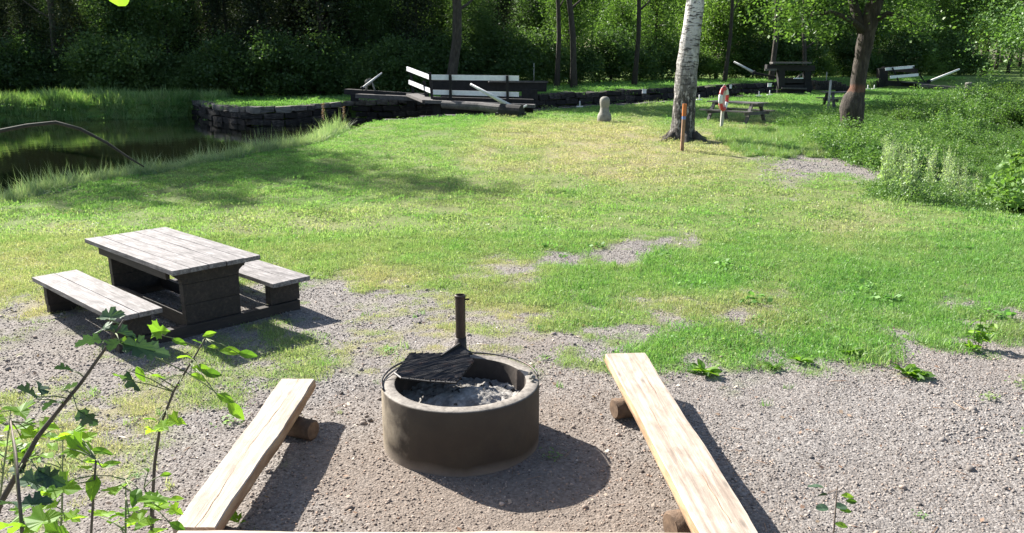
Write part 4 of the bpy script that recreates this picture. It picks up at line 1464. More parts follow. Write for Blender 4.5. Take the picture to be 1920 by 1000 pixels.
bar('walkway', (1690, 153, G3 - 0.2), (1742, 158, G3 - 0.6), 0.5, 0.1, M['far_wood'], g3)
b4 = empty('balance_beam', atY(1760, 166, 58))
tag(b4, 'long pale-topped balance beam running right from the farthest gate', 'beam', 'balance beams')
bar('beam', (1722, 161, 59), (1812, 168, 57), 0.3, 0.24, M['far_wood'], b4)
bar('beam_side', (1722, 165, 58.9), (1812, 171, 56.9), 0.22, 0.16, M['black_wood'], b4)


# stone bollards
def bollard(p, hgt, r, label, seed=0):
    root = empty('stone_bollard', p)
    tag(root, label, 'bollard', 'stone bollards by the lock')
    m_ = MB()
    m_.lathe([(0, -0.1), (r * 1.12, -0.1), (r * 1.12, hgt * 0.26), (r * 0.98, hgt * 0.34), (r * 0.78, hgt * 0.42), (r * 0.68, hgt * 0.58)], 14)
    m_.build('shaft', M['granite'], root, smooth=True)
    m_ = MB()
    m_.lathe([(r * 0.68, hgt * 0.58), (r * 0.74, hgt * 0.66), (r * 0.8, hgt * 0.78), (r * 0.78, hgt * 0.88), (r * 0.6, hgt * 0.96), (r * 0.3, hgt * 0.995), (0.0, hgt)], 14)
    m_.build('knob', M['granite'], root, smooth=True)
    return root


p = at(1133, 230, 0.42)
bollard(p, 0.98, 0.24, 'pale carved stone bollard with round knob on the lawn before the lock wall')
p = atY(1815, 172, 57)
bollard(p, 0.62, 0.3, 'round-topped stone bollard at the end of the far balance beam')

# mooring irons and white marks on the walls
for (x_, y_, Y_, lb) in ((1087, 200, 40.6, 'small white mooring iron on the lock edge left of the stone bollard'), (1311, 187, 46.3, 'small white mooring iron on the lock edge right of the birch'),
                         (1423, 180, 49.5, 'small white mooring iron on the lock edge before the middle gate'), (1443, 178, 50.5, 'tiny white mooring iron nearest the middle gate'),
                         (1627, 167, 57, 'white mooring iron right of the banded trunk, left of a pair'), (1639, 167, 57.5, 'white mooring iron right of the banded trunk, right of a pair')):
    r_ = empty('mooring_iron', atY(x_, y_, Y_))
    tag(r_, lb, 'mooring iron', 'mooring irons along the lock edge')
    m_ = MB()
    m_.tube([(0, 0, -0.03), (0, 0, 0.26)], [0.035, 0.03], 8)
    m_.build('stem', M['pole_paint'], r_, smooth=True)
    m_ = MB()
    m_.box((0, 0, 0.0), (0.3, 0.16, 0.05))
    m_.build('base_plate', M['pole_paint'], r_)
for (x_, y_, Y_, lb) in ((1208, 172, 46.9, 'white painted plate on the far lock wall left of the birch'), (1370, 163, 50.6, 'narrow white painted plate on the far lock wall above the life buoy'), (1443, 160, 53.0, 'white painted plate on the far lock wall beside the middle gate')):
    m_ = MB()
    m_.box((0, 0, 0), (0.22 if x_ != 1370 else 0.12, 0.06, 0.2))
    m_.box((0, -0.04, 0.1), (0.25 if x_ != 1370 else 0.14, 0.05, 0.04))
    o = m_.build('marker_plate', M['white_paint'])
    o.location = atY(x_, y_, Y_)
    tag(o, lb, 'plate', 'white plates on the lock wall')
for (x_, y0, y1_, Y_, lb) in ((1553, 203, 152, 40, 'pale grey marker post left of the banded trunk'), (1001, 120, 150, 52, 'thin pale stake before the forest behind the nearest gate'), (1549, 152, 136, 55.5, 'small white stake on top of the stone abutment')):
    m_ = MB()
    a_, b_ = atY(x_, y0, Y_), atY(x_, y1_, Y_)
    if a_.z > b_.z: a_, b_ = b_, a_
    rr_ = 0.055 if Y_ == 40 else 0.03
    m_.tube([Vector((0, 0, -0.1)), Vector((0, 0, (b_ - a_).z))], [rr_, rr_ * 0.9], 8)
    m_.lathe([(rr_ * 0.9, (b_ - a_).z), (rr_ * 1.2, (b_ - a_).z + 0.01), (0, (b_ - a_).z + 0.05)], 8)
    o = m_.build('marker_post', M['pale_post'], smooth=True)
    o.location = a_
    tag(o, lb, 'post')

# turf clod / mole hill on the lawn
m_ = MB()
for i in range(5):
    pv, pf, _ = pebble(200 + i)
    m_.add([Vector(q_) * random.uniform(0.07, 0.12) + Vector((i * 0.11 - 0.22, random.uniform(-.05, .05), 0.03)) for q_ in pv], pf)
o = m_.build('turf_clod', M['bark_dark'])
o.location = at(1013, 235, 0.40)
tag(o, 'small dark clod of turf lying on the lawn before the nearest gate', 'clod')


# ------------------------------------------------------------------ far picnic tables
def far_table(loc, rz, label, Lt=1.9):
    root = empty('picnic_table', loc, rz)
    tag(root, label, 'picnic table', 'A-frame picnic tables on the lawn')
    for i in range(4):
        m_ = MB(); m_.box((0, -0.27 + i * 0.18, 0.74), (Lt, 0.165, 0.045)); m_.build('tabletop_plank', M['far_wood'], root)
    for s_ in (-1, 1):
        for i in range(2):
            m_ = MB(); m_.box((0, s_ * (0.62 + i * 0.13), 0.44), (Lt, 0.12, 0.045)); m_.build('seat_plank', M['far_wood'], root)
    for e_ in (-1, 1):
        x_ = e_ * (Lt / 2 - 0.3)
        for s_ in (-1, 1):
            m_ = MB(); m_.beam((x_, s_ * 0.26, 0.715), (x_, s_ * 0.62, -0.03), 0.06, 0.13, up=Vector((1, 0, 0))); m_.build('leg', M['far_wood'], root)
        m_ = MB(); m_.beam((x_ + 0.065, -0.78, 0.37), (x_ + 0.065, 0.78, 0.37), 0.05, 0.12); m_.build('seat_bearer', M['far_wood'], root)
        m_ = MB(); m_.beam((x_ + 0.065, -0.36, 0.66), (x_ + 0.065, 0.36, 0.66), 0.05, 0.1); m_.build('top_bearer', M['far_wood'], root)
    return root


ft = atY(1380, 222, 32.5)
far_table((ft.x, ft.y, float(ground_z(ft.x, ft.y))), math.radians(-50), 'dark brown A-frame picnic table behind the life buoy post, in the shade', 2.3)
ft = atY(1578, 200, 41.5)
far_table((ft.x, ft.y, float(ground_z(ft.x, ft.y))), math.radians(5), 'dark picnic table mostly hidden behind the banded tree trunk', 1.9)

# life buoy on its post
bp_ = at(1352, 246, 0.33)
lb = empty('buoy_post', bp_)
tag(lb, 'pale wooden post that carries the life buoy, standing in the grass', 'post')
m_ = MB(); m_.beam((0, 0, -0.1), (0.03, 0, 1.45), 0.10, 0.10, up=Vector((0, 1, 0))); m_.build('post', M['pale_post'], lb)
m_ = MB(); m_.box((0.03, 0, 1.47), (0.16, 0.3, 0.05)); m_.build('cap', M['pale_post'], lb)
buoy = empty('life_buoy', bp_ + Vector((0.0, -0.1, 1.12)), math.radians(57))
tag(buoy, 'red and white life buoy ring hanging on the pale post', 'life buoy')
for i in range(8):
    m_ = MB()
    tt_ = np.linspace(i * math.pi / 4 + 0.01, (i + 1) * math.pi / 4 - 0.01, 6) + math.pi / 8
    m_.tube([(0.33 * math.cos(t), 0, 0.36 * math.sin(t)) for t in tt_], [0.072] * 6, 10)
    m_.build('ring_segment', M['white_paint'] if i in (0, 3, 6) else M['red'], buoy, smooth=True)
m_ = MB()
tt_ = np.linspace(0, 2 * math.pi, 29)
m_.tube([(0.43 * math.cos(t), 0.0, (0.46 + 0.03 * math.cos(8 * t)) * math.sin(t)) for t in tt_], [0.012] * 29, 5, cap=False)
m_.build('grab_line', M['pale_post'], buoy, smooth=True)

# orange topped stake in front of the birch
sp_ = at(1278, 291, 0.13)
st = empty('marker_stake', sp_)
tag(st, 'brown wooden stake with orange top in front of the birch', 'stake')
hh_ = (atY(1279, 195, sp_.y).z - sp_.z)
m_ = MB(); m_.beam((0, 0, -0.1), (0.012, 0, hh_ * 0.7), 0.09, 0.09, up=Vector((0, 1, 0))); m_.build('stake', M['post_wood'], st)
m_ = MB(); m_.beam((0.012, 0, hh_ * 0.702), (0.013, 0, hh_ * 0.76), 0.094, 0.094, up=Vector((0, 1, 0))); m_.build('blue_band', M['blue'], st)
m_ = MB(); m_.beam((0.013, 0, hh_ * 0.762), (0.018, 0, hh_), 0.1, 0.1, up=Vector((0, 1, 0))); m_.build('orange_top', M['orange'], st)


# ------------------------------------------------------------------ trees
def crown_mesh(name, n, rx, rz, size, seed, clumps=60, cone=False, mat=None, shell=0.5, z0=0.0):
    """leaf quads gathered in clumps through an egg or cone shaped volume whose bottom is at z0"""
    g = np.random.default_rng(seed)
    if cone:
        h = g.random(clumps) ** 0.85
        rad = rx * (1 - h) ** 0.9 * (0.35 + 0.65 * g.random(clumps))
        t = g.random(clumps) * 6.283
        cc = np.stack([rad * np.cos(t), rad * np.sin(t), z0 + rz * h - 0.12 * rad], 1)
        sg = np.array([0.20 * rx, 0.20 * rx, 0.035 * rz])
    else:
        u = g.normal(size=(clumps, 3))
        u /= np.linalg.norm(u, axis=1)[:, None]
        r = g.random(clumps)[:, None] ** (shell)
        cc = u * r * np.array([rx, rx, rz / 2]) * 0.88 + np.array([0, 0, z0 + rz / 2])
        cc[:, :2] *= (1 + 0.25 * g.normal(size=(clumps, 1)))
        sg = np.array([0.17 * rx, 0.17 * rx, 0.07 * rz])
    ci = g.integers(0, clumps, n)
    csz = (0.6 + 0.8 * g.random(clumps))[ci][:, None]
    c_ = cc[ci] + g.normal(size=(n, 3)) * sg * csz
    a = g.normal(size=(n, 3)) * np.array([1, 1, 0.6])
    a /= np.linalg.norm(a, axis=1)[:, None]
    b_ = g.normal(size=(n, 3)) * np.array([1, 1, 0.6])
    b_ -= a * (a * b_).sum(1)[:, None]
    b_ /= np.linalg.norm(b_, axis=1)[:, None]
    s_ = size * (0.5 + 1.0 * g.random(n))[:, None]
    V_ = np.stack([c_ - a * s_ * .5, c_ + b_ * s_ * .32, c_ + a * s_ * .5, c_ - b_ * s_ * .32], 1).reshape(-1, 3)
    Q = np.arange(n * 4).reshape(n, 4)
    ti = np.clip(np.repeat(0.55 * g.random(n) + 0.45 * g.random(clumps)[ci], 4), 0, 1)
    me = np_mesh(name, V_, quads=Q, attrs={'tint': ('FLOAT', ti)})
    me.materials.append(mat)
    return me


def trunk_mesh(name, H, r0, r1, seed, limbs=5, lean=0.0, mat=None, n=10, zl=(0.3, 0.9), limb_len=2.0):
    g = random.Random(seed)
    m_ = MB()
    k_ = 9
    pts_ = [Vector((lean * H * (i / k_) + 0.12 * math.sin(i * 1.1 + seed), 0.1 * math.sin(i * 0.9 + 2 * seed), H * i / k_ - (0.3 if i == 0 else 0))) for i in range(k_ + 1)]
    rad = [(r0 * 1.35 if i == 0 else r0 + (r1 - r0) * i / k_) for i in range(k_ + 1)]
    m_.tube(pts_, rad, n, wob=0.06)
    for i in range(limbs):
        f_ = zl[0] + (zl[1] - zl[0]) * (i + g.random()) / limbs
        p_ = pts_[0].lerp(pts_[-1], f_)
        p_ = pts_[int(f_ * k_)].copy()
        t = g.random() * 6.28
        l_ = limb_len * (1.1 - f_ * 0.6) * g.uniform(0.6, 1.2)
        d_ = Vector((math.cos(t), math.sin(t), g.uniform(0.15, 0.9)))
        m_.tube([p_, p_ + d_ * l_ * 0.4, p_ + d_ * l_ * 0.8 + Vector((0, 0, 0.1 * l_)), p_ + d_ * l_ * 1.1 + Vector((0.1, 0, 0.25 * l_))], [r0 * 0.35, r0 * 0.26, r0 * 0.15, 0.01], 6)
    me = m_.mesh(name, True)
    me.materials.append(mat)
    return me


def plain_copy(root, loc, rz, scl, label=None, group=None):
    r = root.copy()
    COL.objects.link(r)
    r.location = loc
    r.rotation_euler = (0, 0, rz)
    r.scale = (scl, scl, scl)
    if label: r['label'] = label
    if group: r['group'] = group
    for ch in root.children:
        c_ = ch.copy()
        COL.objects.link(c_)
        c_.parent = r
    return r


def tree_proto(name, label, cat, crown, trunk):
    root = empty(name, (0, 0, 0))
    tag(root, label, cat)
    for nm, me in (('crown', crown), ('trunk', trunk)):
        if me is not None: link(nm, me, None, root)
    return root


# prototypes (unit sizes in metres)
conA = tree_proto('spruce_tree', '', 'tree', crown_mesh('crown', 22000, 2.9, 14.5, 0.18, 1, 150, True, M['leaf_conifer'], z0=0.5), trunk_mesh('trunk', 14.5, 0.22, 0.04, 1, 10, 0, M['bark_dark'], zl=(0.05, 0.5), limb_len=1.8))
conB = tree_proto('spruce_tree', '', 'tree', crown_mesh('crown', 20000, 2.4, 17, 0.18, 2, 140, True, M['leaf_conifer'], z0=1.2), trunk_mesh('trunk', 17, 0.2, 0.04, 2, 10, 0, M['bark_dark'], zl=(0.05, 0.5), limb_len=1.6))
decA = tree_proto('broadleaf_tree', '', 'tree', crown_mesh('crown', 20000, 3.3, 11.5, 0.19, 3, 90, False, M['leaf_forest'], z0=1.6), trunk_mesh('trunk', 11, 0.2, 0.05, 3, 9, 0.02, M['bark_dark'], zl=(0.12, 0.8)))
decB = tree_proto('broadleaf_tree', '', 'tree', crown_mesh('crown', 16000, 3.0, 12.5, 0.2, 4, 80, False, M['leaf_bright'], z0=2.3), trunk_mesh('trunk', 12, 0.17, 0.05, 4, 9, -0.02, M['bark_dark'], zl=(0.15, 0.8)))
decC = tree_proto('broadleaf_tree', '', 'tree', crown_mesh('crown', 17000, 3.4, 10.0, 0.19, 5, 70, False, M['leaf_bright'], z0=0.4), trunk_mesh('trunk', 9.5, 0.15, 0.05, 5, 9, 0.03, M['bark_dark'], zl=(0.08, 0.8)))
shrA = tree_proto('forest_shrub', '', 'shrub', crown_mesh('crown', 11000, 1.9, 3.4, 0.13, 6, 60, False, M['leaf_forest'], z0=-0.2), trunk_mesh('stem', 2.6, 0.05, 0.02, 6, 4, 0, M['bark_dark'], n=6, limb_len=1.0))
shrB = tree_proto('forest_shrub', '', 'shrub', crown_mesh('crown', 9000, 1.7, 3.0, 0.13, 7, 50, False, M['leaf_bright'], z0=-0.2), trunk_mesh('stem', 2.4, 0.05, 0.02, 7, 4, 0, M['bark_dark'], n=6, limb_len=1.0))

LBL = {
    'con': ('dark spruce tree in the shaded left part of the forest behind the canal', 'spruces of the dark forest behind the canal'),
    'decA': ('dark green broadleaf tree in the forest behind the canal and lock', 'dark broadleaf trees of the forest'),
    'decB': ('lighter green broadleaf tree in the right part of the forest behind the lock', 'lighter broadleaf trees of the forest'),
    'shrA': ('dark leafy shrub along the foot of the forest behind the canal', 'dark shrubs along the forest edge'),
    'shrB': ('light green leafy shrub at the foot of the forest behind the lock', 'light shrubs along the forest edge'),
}
used = set()


def place(proto, key, x, y, scl):
    z = float(ground_z(x, y))
    lb_, gr_ = LBL[key]
    if proto.name not in used:
        used.add(proto.name)
        proto.location = (x, y, z)
        proto.rotation_euler = (0, 0, random.random() * 6.28)
        proto.scale = (scl,) * 3
        proto['label'] = lb_
        proto['group'] = gr_
        return proto
    return plain_copy(proto, (x, y, z), random.random() * 6.28, scl, lb_, gr_)


def edge_y(x):
    return float(np.interp(x, [-50, -26, -16, -6, 2, 10, 18, 30, 45], [49.5, 50.5, 49.5, 49.5, 55, 62, 67, 72, 78]))


fr = random.Random(5)
# foot shrubs
x = -36.0
while x < 42:
    e = edge_y(x)
    darkside = x < 3
    place(shrA if (darkside or fr.random() < 0.45) else shrB, 'shrA' if darkside else 'shrB', x, e + fr.uniform(0.2, 1.4), fr.uniform(0.75, 1.25)) if True else None
    x += fr.uniform(1.5, 2.3)
for ob in [o for o in COL.objects if o.name.startswith('forest_shrub')]:
    pass
# trees in ranks
for rank, (dy, step) in enumerate(((2.2, 3.0), (5.5, 3.2), (9.5, 3.6), (14.5, 4.2), (21, 5.0), (29, 6.0), (40, 5.5), (50, 5.5), (62, 5.5))):
    x = -44.0 - rank * 3 + fr.random() * 2
    while x < 46 + rank * 6:
        if x > 0 and rank in (1, 3) or (x > 0 and rank < 5 and fr.random() < 0.2):
            x += step
            continue
        e = edge_y(x) + dy + fr.uniform(-1.2, 1.2)
        sc_ = fr.uniform(0.85, 1.2)
        if -11 < x < 8: sc_ *= 0.58
        if x < -1:
            pr_ = fr.choice([conA, conB, conA, decA])
            key = 'decA' if pr_ is decA else 'con'
            # lower stand that lets the sun onto the lawn
            if x < -13 and rank < 4: sc_ *= 0.6
        elif x < 6:
            pr_ = fr.choice([decA, decB, conB])
            key = {0: 'decA'}.get(0) if pr_ is decA else ('decB' if pr_ is decB else 'con')
        else:
            pr_ = fr.choice([decB, decC, decA, decB])
            if rank < 3: sc_ *= 0.78
            key = 'decA' if pr_ is decA else 'decB'
        place(pr_, key, x, e, sc_)
        x += step * fr.uniform(0.75, 1.25)

# single forest trunks one can tell apart
tm = trunk_mesh('trunk', 12, 0.2, 0.12, 21, 4, 0.01, M['bark_dark'], zl=(0.35, 0.95), limb_len=2.2)
cmn = crown_mesh('crown', 9000, 3.0, 7.0, 0.2, 22, 60, False, M['leaf_forest'], z0=6.5)
for (px0, Yd, s_, lb_) in ((845, 48.5, 1.5, 'stout dark forest trunk straight above the long white handrails'), (1046, 51.5, 0.75, 'slim dark forest trunk, left of the two above the lock wall'),
                           (1077, 51.0, 0.95, 'dark leaning forest trunk, right of the two above the lock wall'), (1190, 54.5, 0.8, 'dark forest trunk left of the birch'),
                           (1448, 60.5, 0.95, 'dark straight forest trunk above the middle lock gate'), (1360, 59, 0.7, 'grey forest trunk right of the birch above the thin white lever'),
                           (112, 51.5, 1.0, 'dark forest trunk above the reeds at far left'), (1510, 62, 0.8, 'pale grey forest trunk just right of the middle gate')):
    p = atY(px0, 150, Yd)
    root = empty('forest_tree', (p.x, p.y, float(ground_z(p.x, p.y))), px0)
    root.scale = (s_, s_, 1.15)
    root.rotation_euler = (math.radians(fr.uniform(-3, 3)), math.radians(fr.uniform(-5, 5)), px0)
    tag(root, lb_, 'tree')
    link('trunk', tm, None, root)
    link('crown', cmn, None, root)

# off-frame trees at the left whose shade falls on the lawn
shade = tree_proto('broadleaf_tree', 'tallest broadleaf tree left of the canal, the one shading the middle of the lawn', 'tree', crown_mesh('crown', 3800, 3.0, 8, 0.34, 31, 34, False, M['leaf_forest'], z0=14), trunk_mesh('trunk', 20, 0.3, 0.08, 31, 8, 0, M['bark_dark'], zl=(0.6, 0.95)))
shade.location = (-30.0, 42.5, 0.4)
shade.scale = (1.0, 1.0, 1.22)
for (x_, y_, s_, zs_, lb_) in ((-31.5, 37.0, 0.95, 1.0, 'tall broadleaf tree left of the canal, second from the forest'), (-27.0, 29.0, 0.75, 0.55, 'lower broadleaf tree left of the canal, nearest the viewer')):
    o = plain_copy(shade, (x_, y_, 0.3), x_, s_, lb_)
    o.scale = (s_, s_, zs_)

# the birch
bb = at(1281, 266, 0.27)
bt = empty('birch_tree', bb)
tag(bt, 'big leaning white birch with dark fissured foot behind the orange-topped stake', 'tree')
m_ = MB()
prof_px = [(1277, 272, 100 / 2), (1277, 262, 58 / 2), (1279, 250, 50 / 2), (1281, 230, 46 / 2), (1283, 200, 44 / 2), (1285, 170, 44 / 2), (1287, 140, 43 / 2), (1290, 110, 41 / 2), (1294, 80, 39 / 2), (1298, 50, 37 / 2), (1302, 20, 35 / 2), (1305, -10, 34 / 2)]
pts_, rad = [], []
for (a_, b_, r_) in prof_px:
    q_ = atY(a_, b_, bb.y + (0.0 if b_ < 260 else 0.0))
    pts_.append(q_ - bb)
    rad.append(r_ / F_PX * bb.y * 0.92)
pts_[0].z = -0.15
rad[0] = 0.62
for k_ in range(1, 8):
    pts_.append(pts_[-1] + Vector((0.14, 0.05, 1.9)))
    rad.append(rad[-1] * 0.86)
# denser rings for a knobbly surface
P2_, R2_ = [], []
for i in range(len(pts_) - 1):
    for s_ in range(3):
        P2_.append(pts_[i].lerp(pts_[i + 1], s_ / 3)); R2_.append(rad[i] + (rad[i + 1] - rad[i]) * s_ / 3)
P2_.append(pts_[-1]); R2_.append(rad[-1])
m_.tube(P2_, R2_, 22, wob=0.045)
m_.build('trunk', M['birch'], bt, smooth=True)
m_ = MB()
for t in (0.3, 1.5, 2.6, 3.6, 4.6, 5.6):
    d_ = Vector((math.cos(t), math.sin(t), 0))
    m_.tube([d_ * 0.36 + Vector((0, 0, 0.25)), d_ * 0.58 + Vector((0, 0, 0.07)), d_ * 0.95 + Vector((0, 0, -0.03)), d_ * 1.2 + Vector((0, 0, -0.12))], [0.13, 0.12, 0.08, 0.03], 8, wob=0.1)
m_.build('root_flare', M['bark_dark'], bt, smooth=True)
cmb_ = crown_mesh('crown', 9000, 3.2, 9.5, 0.16, 41, 60, False, M['leaf_bright'], z0=8.5)
link('crown', cmb_, None, bt, (1.2, 0.4, 0))

# the banded dark tree on the bank
tb2 = atY(1597, 266, 28.5)
t2 = empty('banded_tree', tb2)
tag(t2, 'dark rough trunk with swollen base and faint orange band on the bank', 'tree')
prof_px = [(1600, 276, 30), (1598, 262, 21), (1598, 240, 19), (1597, 222, 19), (1598, 205, 21), (1599, 192, 20), (1604, 178, 15.5), (1608, 165, 13), (1611, 140, 12.5), (1615, 115, 12.5), (1620, 90, 13.5), (1626, 60, 13.5), (1633, 30, 14), (1640, 5, 13), (1646, -20, 12)]
pts_, rad = [], []
for (a_, b_, r_) in prof_px:
    q_ = atY(a_, b_, tb2.y)
    pts_.append(q_ - tb2); rad.append(r_ / F_PX * tb2.y * 1.05)
for k_ in range(6):
    pts_.append(pts_[-1] + Vector((0.25, 0.1, 1.2))); rad.append(rad[-1] * 0.85)
P2_, R2_ = [], []
for i in range(len(pts_) - 1):
    for s_ in range(2):
        P2_.append(pts_[i].lerp(pts_[i + 1], s_ / 2)); R2_.append(rad[i] + (rad[i + 1] - rad[i]) * s_ / 2)
m_ = MB()
m_.tube(P2_, R2_, 18, wob=0.07)
m_.build('trunk', M['bark2'], t2, smooth=True)
bpts = [(1624, 62, 28.5), (1600, 40, 28.0), (1560, 22, 27.5), (1520, 30, 27.2)]
m_ = MB()
m_.tube([atY(*q_) - tb2 for q_ in bpts], [0.13, 0.09, 0.06, 0.02], 7)
m_.tube([atY(*q_) - tb2 for q_ in [(1630, 45, 28.5), (1665, 25, 28.2), (1700, 35, 28), (1730, 60, 27.8)]], [0.12, 0.08, 0.05, 0.02], 7)
m_.tube([atY(*q_) - tb2 for q_ in [(1618, 60, 28.5), (1604, 20, 28.6), (1590, -30, 29), (1580, -80, 29)]], [0.17, 0.15, 0.12, 0.08], 8)
m_.build('branch', M['bark_dark'], t2, smooth=True)
# hanging sprays of leaves
g = np.random.default_rng(77)
V_, n_tot = [], 0
cl = []
for i in range(130):
    x_ = g.normal(1610, 95)
    y_ = g.uniform(-120, 70) + 30 * math.exp(-((x_ - 1560) / 70) ** 2)
    if 1570 < x_ < 1690 and y_ > -10: continue
    if y_ > 62: continue
    cl.append(atY(x_, y_, 27.4 + g.uniform(-1.2, 2.2)) - tb2)
n = 12000
ci = g.integers(0, len(cl), n)
c_ = np.array([tuple(q_) for q_ in cl])[ci] + g.normal(size=(n, 3)) * np.array([0.34, 0.34, 0.2])
a = g.normal(size=(n, 3)) * np.array([1, 1, 0.5]); a /= np.linalg.norm(a, axis=1)[:, None]
b_ = g.normal(size=(n, 3)) * np.array([1, 1, 0.5]); b_ -= a * (a * b_).sum(1)[:, None]; b_ /= np.linalg.norm(b_, axis=1)[:, None]
s_ = 0.12 * (0.6 + 0.8 * g.random(n))[:, None]
Vq = np.stack([c_ - a * s_ * .5, c_ + b_ * s_ * .32, c_ + a * s_ * .5, c_ - b_ * s_ * .32], 1).reshape(-1, 3)
me = np_mesh('crown', Vq, quads=np.arange(n * 4).reshape(n, 4), attrs={'tint': ('FLOAT', np.repeat(g.random(n), 4))})
link('crown', me, M['leaf_bright'], t2)

# a light-leaved branch of a tree at the far right edge
rt = tree_proto('broadleaf_tree', 'broadleaf tree at the right edge with pale leaves reaching in', 'tree', crown_mesh('crown', 12000, 3.6, 7.5, 0.14, 51, 60, False, M['leaf_weed'], z0=-0.5), trunk_mesh('trunk', 7, 0.2, 0.06, 51, 7, -0.05, M['bark_dark'], zl=(0.2, 0.9)))
rp = atY(1965, 150, 46)
rt.location = (rp.x, rp.y, float(ground_z(rp.x, rp.y)) + 0.3)

# ------------------------------------------------------------------ bank vegetation at right
ivA = leaflets(260, 0.5, 0.42, 0.075, 61, 0.5, clump=9)
ivB = leaflets(240, 0.5, 0.6, 0.065, 62, 0.4, clump=9)
ivC = join_var(leaflets(160, 0.45, 0.4, 0.075, 63, 0.5, clump=6), blades(25, 0.3, 0.2, 0.7, 0.02, 0.8, 64, 3))


def bank_keep(x, y):
    d = y * cp - (0 - CAM_H) * sp
    zz = ground_z(x, y) - CAM_H
    d = y * cp - zz * sp
    u = y * sp + zz * cp
    px = 960 + F_PX * x / d + (fbm(x, y, 0.5, 3, 2) - 0.5) * 40
    py = 500 - F_PX * u / d + (fbm(x, y, 0.6, 9, 2) - 0.5) * 14
    lo = np.interp(px, [1480, 1560, 1600, 1700, 1800, 1900, 2100], [246, 290, 312, 328, 330, 335, 345])
    hi = np.interp(px, [1480, 1560, 1640, 1720, 1800, 1850, 2100], [232, 222, 216, 204, 188, 184, 180])
    return np.where((px > 1470) & (py < lo) & (py > hi) & (x < 34), 1.0, 0)


x1, y1 = sample_pts(40000, 9, 34, 17, 58, bank_keep)
z1 = ground_z(x1, y1)
scatter('bank_plants', [ivA, ivB, ivC], np.stack([x1, y1, z1 - 0.05], 1), rots(len(x1), 0.2), (0.4 + 0.5 * rng.random(len(x1))) * (0.05 + 1.9 * fbm(x1, y1, 0.45, 71, 3)) * (0.8 + 0.35 * S(14, 20, x1)), rng.integers(0, 3, len(x1)), M['leaf_ivy'],
        label='dense leafy undergrowth covering the bank right of the banded tree', cat='undergrowth')

# bushes on the crest at the right
bush = tree_proto('bank_bush', 'rounded green bush on the crest of the right bank', 'shrub', crown_mesh('crown', 7000, 1.2, 1.7, 0.1, 71, 40, False, M['leaf_bright'], z0=-0.25), None)
bspots = [(1840, 205, 40, 0.8, 'bright bushy shrub on the right bank below the far bollard'), (1900, 215, 36, 0.8, 'green bush on the bank crest at the right edge'), (1770, 215, 40, 0.5, 'low green bush on the bank left of the brighter one'),
          (1880, 190, 46, 0.8, 'farthest green bush on the bank near the right edge'), (1700, 228, 36, 0.55, 'small dark bush on the bank just right of the banded trunk')]
for i, (a_, b_, Y_, s_, lb_) in enumerate(bspots):
    p = atY(a_, b_, Y_)
    z = float(ground_z(p.x, p.y))
    o = bush if i == 0 else plain_copy(bush, (p.x, p.y, z), i * 1.3, s_)
    o.location = (p.x, p.y, z)
    o.scale = (s_,) * 3
    o['label'] = lb_
    o['group'] = 'bushes on the right bank'
# dark shrub at the right edge of the weeds
dsh = tree_proto('dark_shrub', 'dark broad-leaved shrub at the right edge behind the pale weeds', 'shrub', crown_mesh('crown', 7000, 1.0, 1.5, 0.11, 75, 36, False, M['leaf_ivy'], z0=-0.1), trunk_mesh('stem', 1.1, 0.03, 0.01, 75, 5, 0, M['bark_dark'], n=6, limb_len=0.5))
p = at(1915, 372, 0.0)
dsh.location = (p.x + 0.15, p.y, float(ground_z(p.x, p.y)))


# tall pale weeds (mugwort-like): stems with leaves and pale spires
def weed_mesh(seed, H, n=260, spread=0.3):
    g = np.random.default_rng(seed)
    stems = 5
    V, T, C = [], [], []
    nn = 0
    for s_ in range(stems):
        a = g.random() * 6.28
        ln = spread * g.random()
        h = H * (0.7 + 0.3 * g.random())
        # spire tip
        k_ = n // stems
        f = g.random(k_)
        cx = np.cos(a) * ln * f ** 1.5 + g.normal(0, 1, k_) * 0.10 * (1.05 - f)
        cy = np.sin(a) * ln * f ** 1.5 + g.normal(0, 1, k_) * 0.10 * (1.05 - f)
        cz = h * f
        c_ = np.stack([cx, cy, cz], 1)
        aa = g.normal(size=(k_, 3)) + np.array([0, 0, 0.9]); aa /= np.linalg.norm(aa, axis=1)[:, None]
        bb_ = g.normal(size=(k_, 3)); bb_ -= aa * (aa * bb_).sum(1)[:, None]; bb_ /= np.linalg.norm(bb_, axis=1)[:, None]
        sz_ = (0.10 * (1.15 - f) + 0.02)[:, None]
        V.append(np.stack([c_ - aa * sz_ * .5, c_ + bb_ * sz_ * .22, c_ + aa * sz_ * .5, c_ - bb_ * sz_ * .22], 1).reshape(-1, 3))
        i_ = (np.arange(k_) * 4)[:, None] + nn
        T.append(np.concatenate([i_ + np.array([[0, 1, 2]]), i_ + np.array([[0, 2, 3]])]))
        C.append(np.repeat(np.clip(0.25 + 0.75 * f * g.random(k_) + 0.15 * g.random(k_), 0, 1), 4))
        nn += 4 * k_
    me = np_mesh('foliage', np.concatenate(V), tris=np.concatenate(T), attrs={'tint': ('FLOAT', np.concatenate(C))})
    me.materials.append(M['leaf_silver'])
    return me


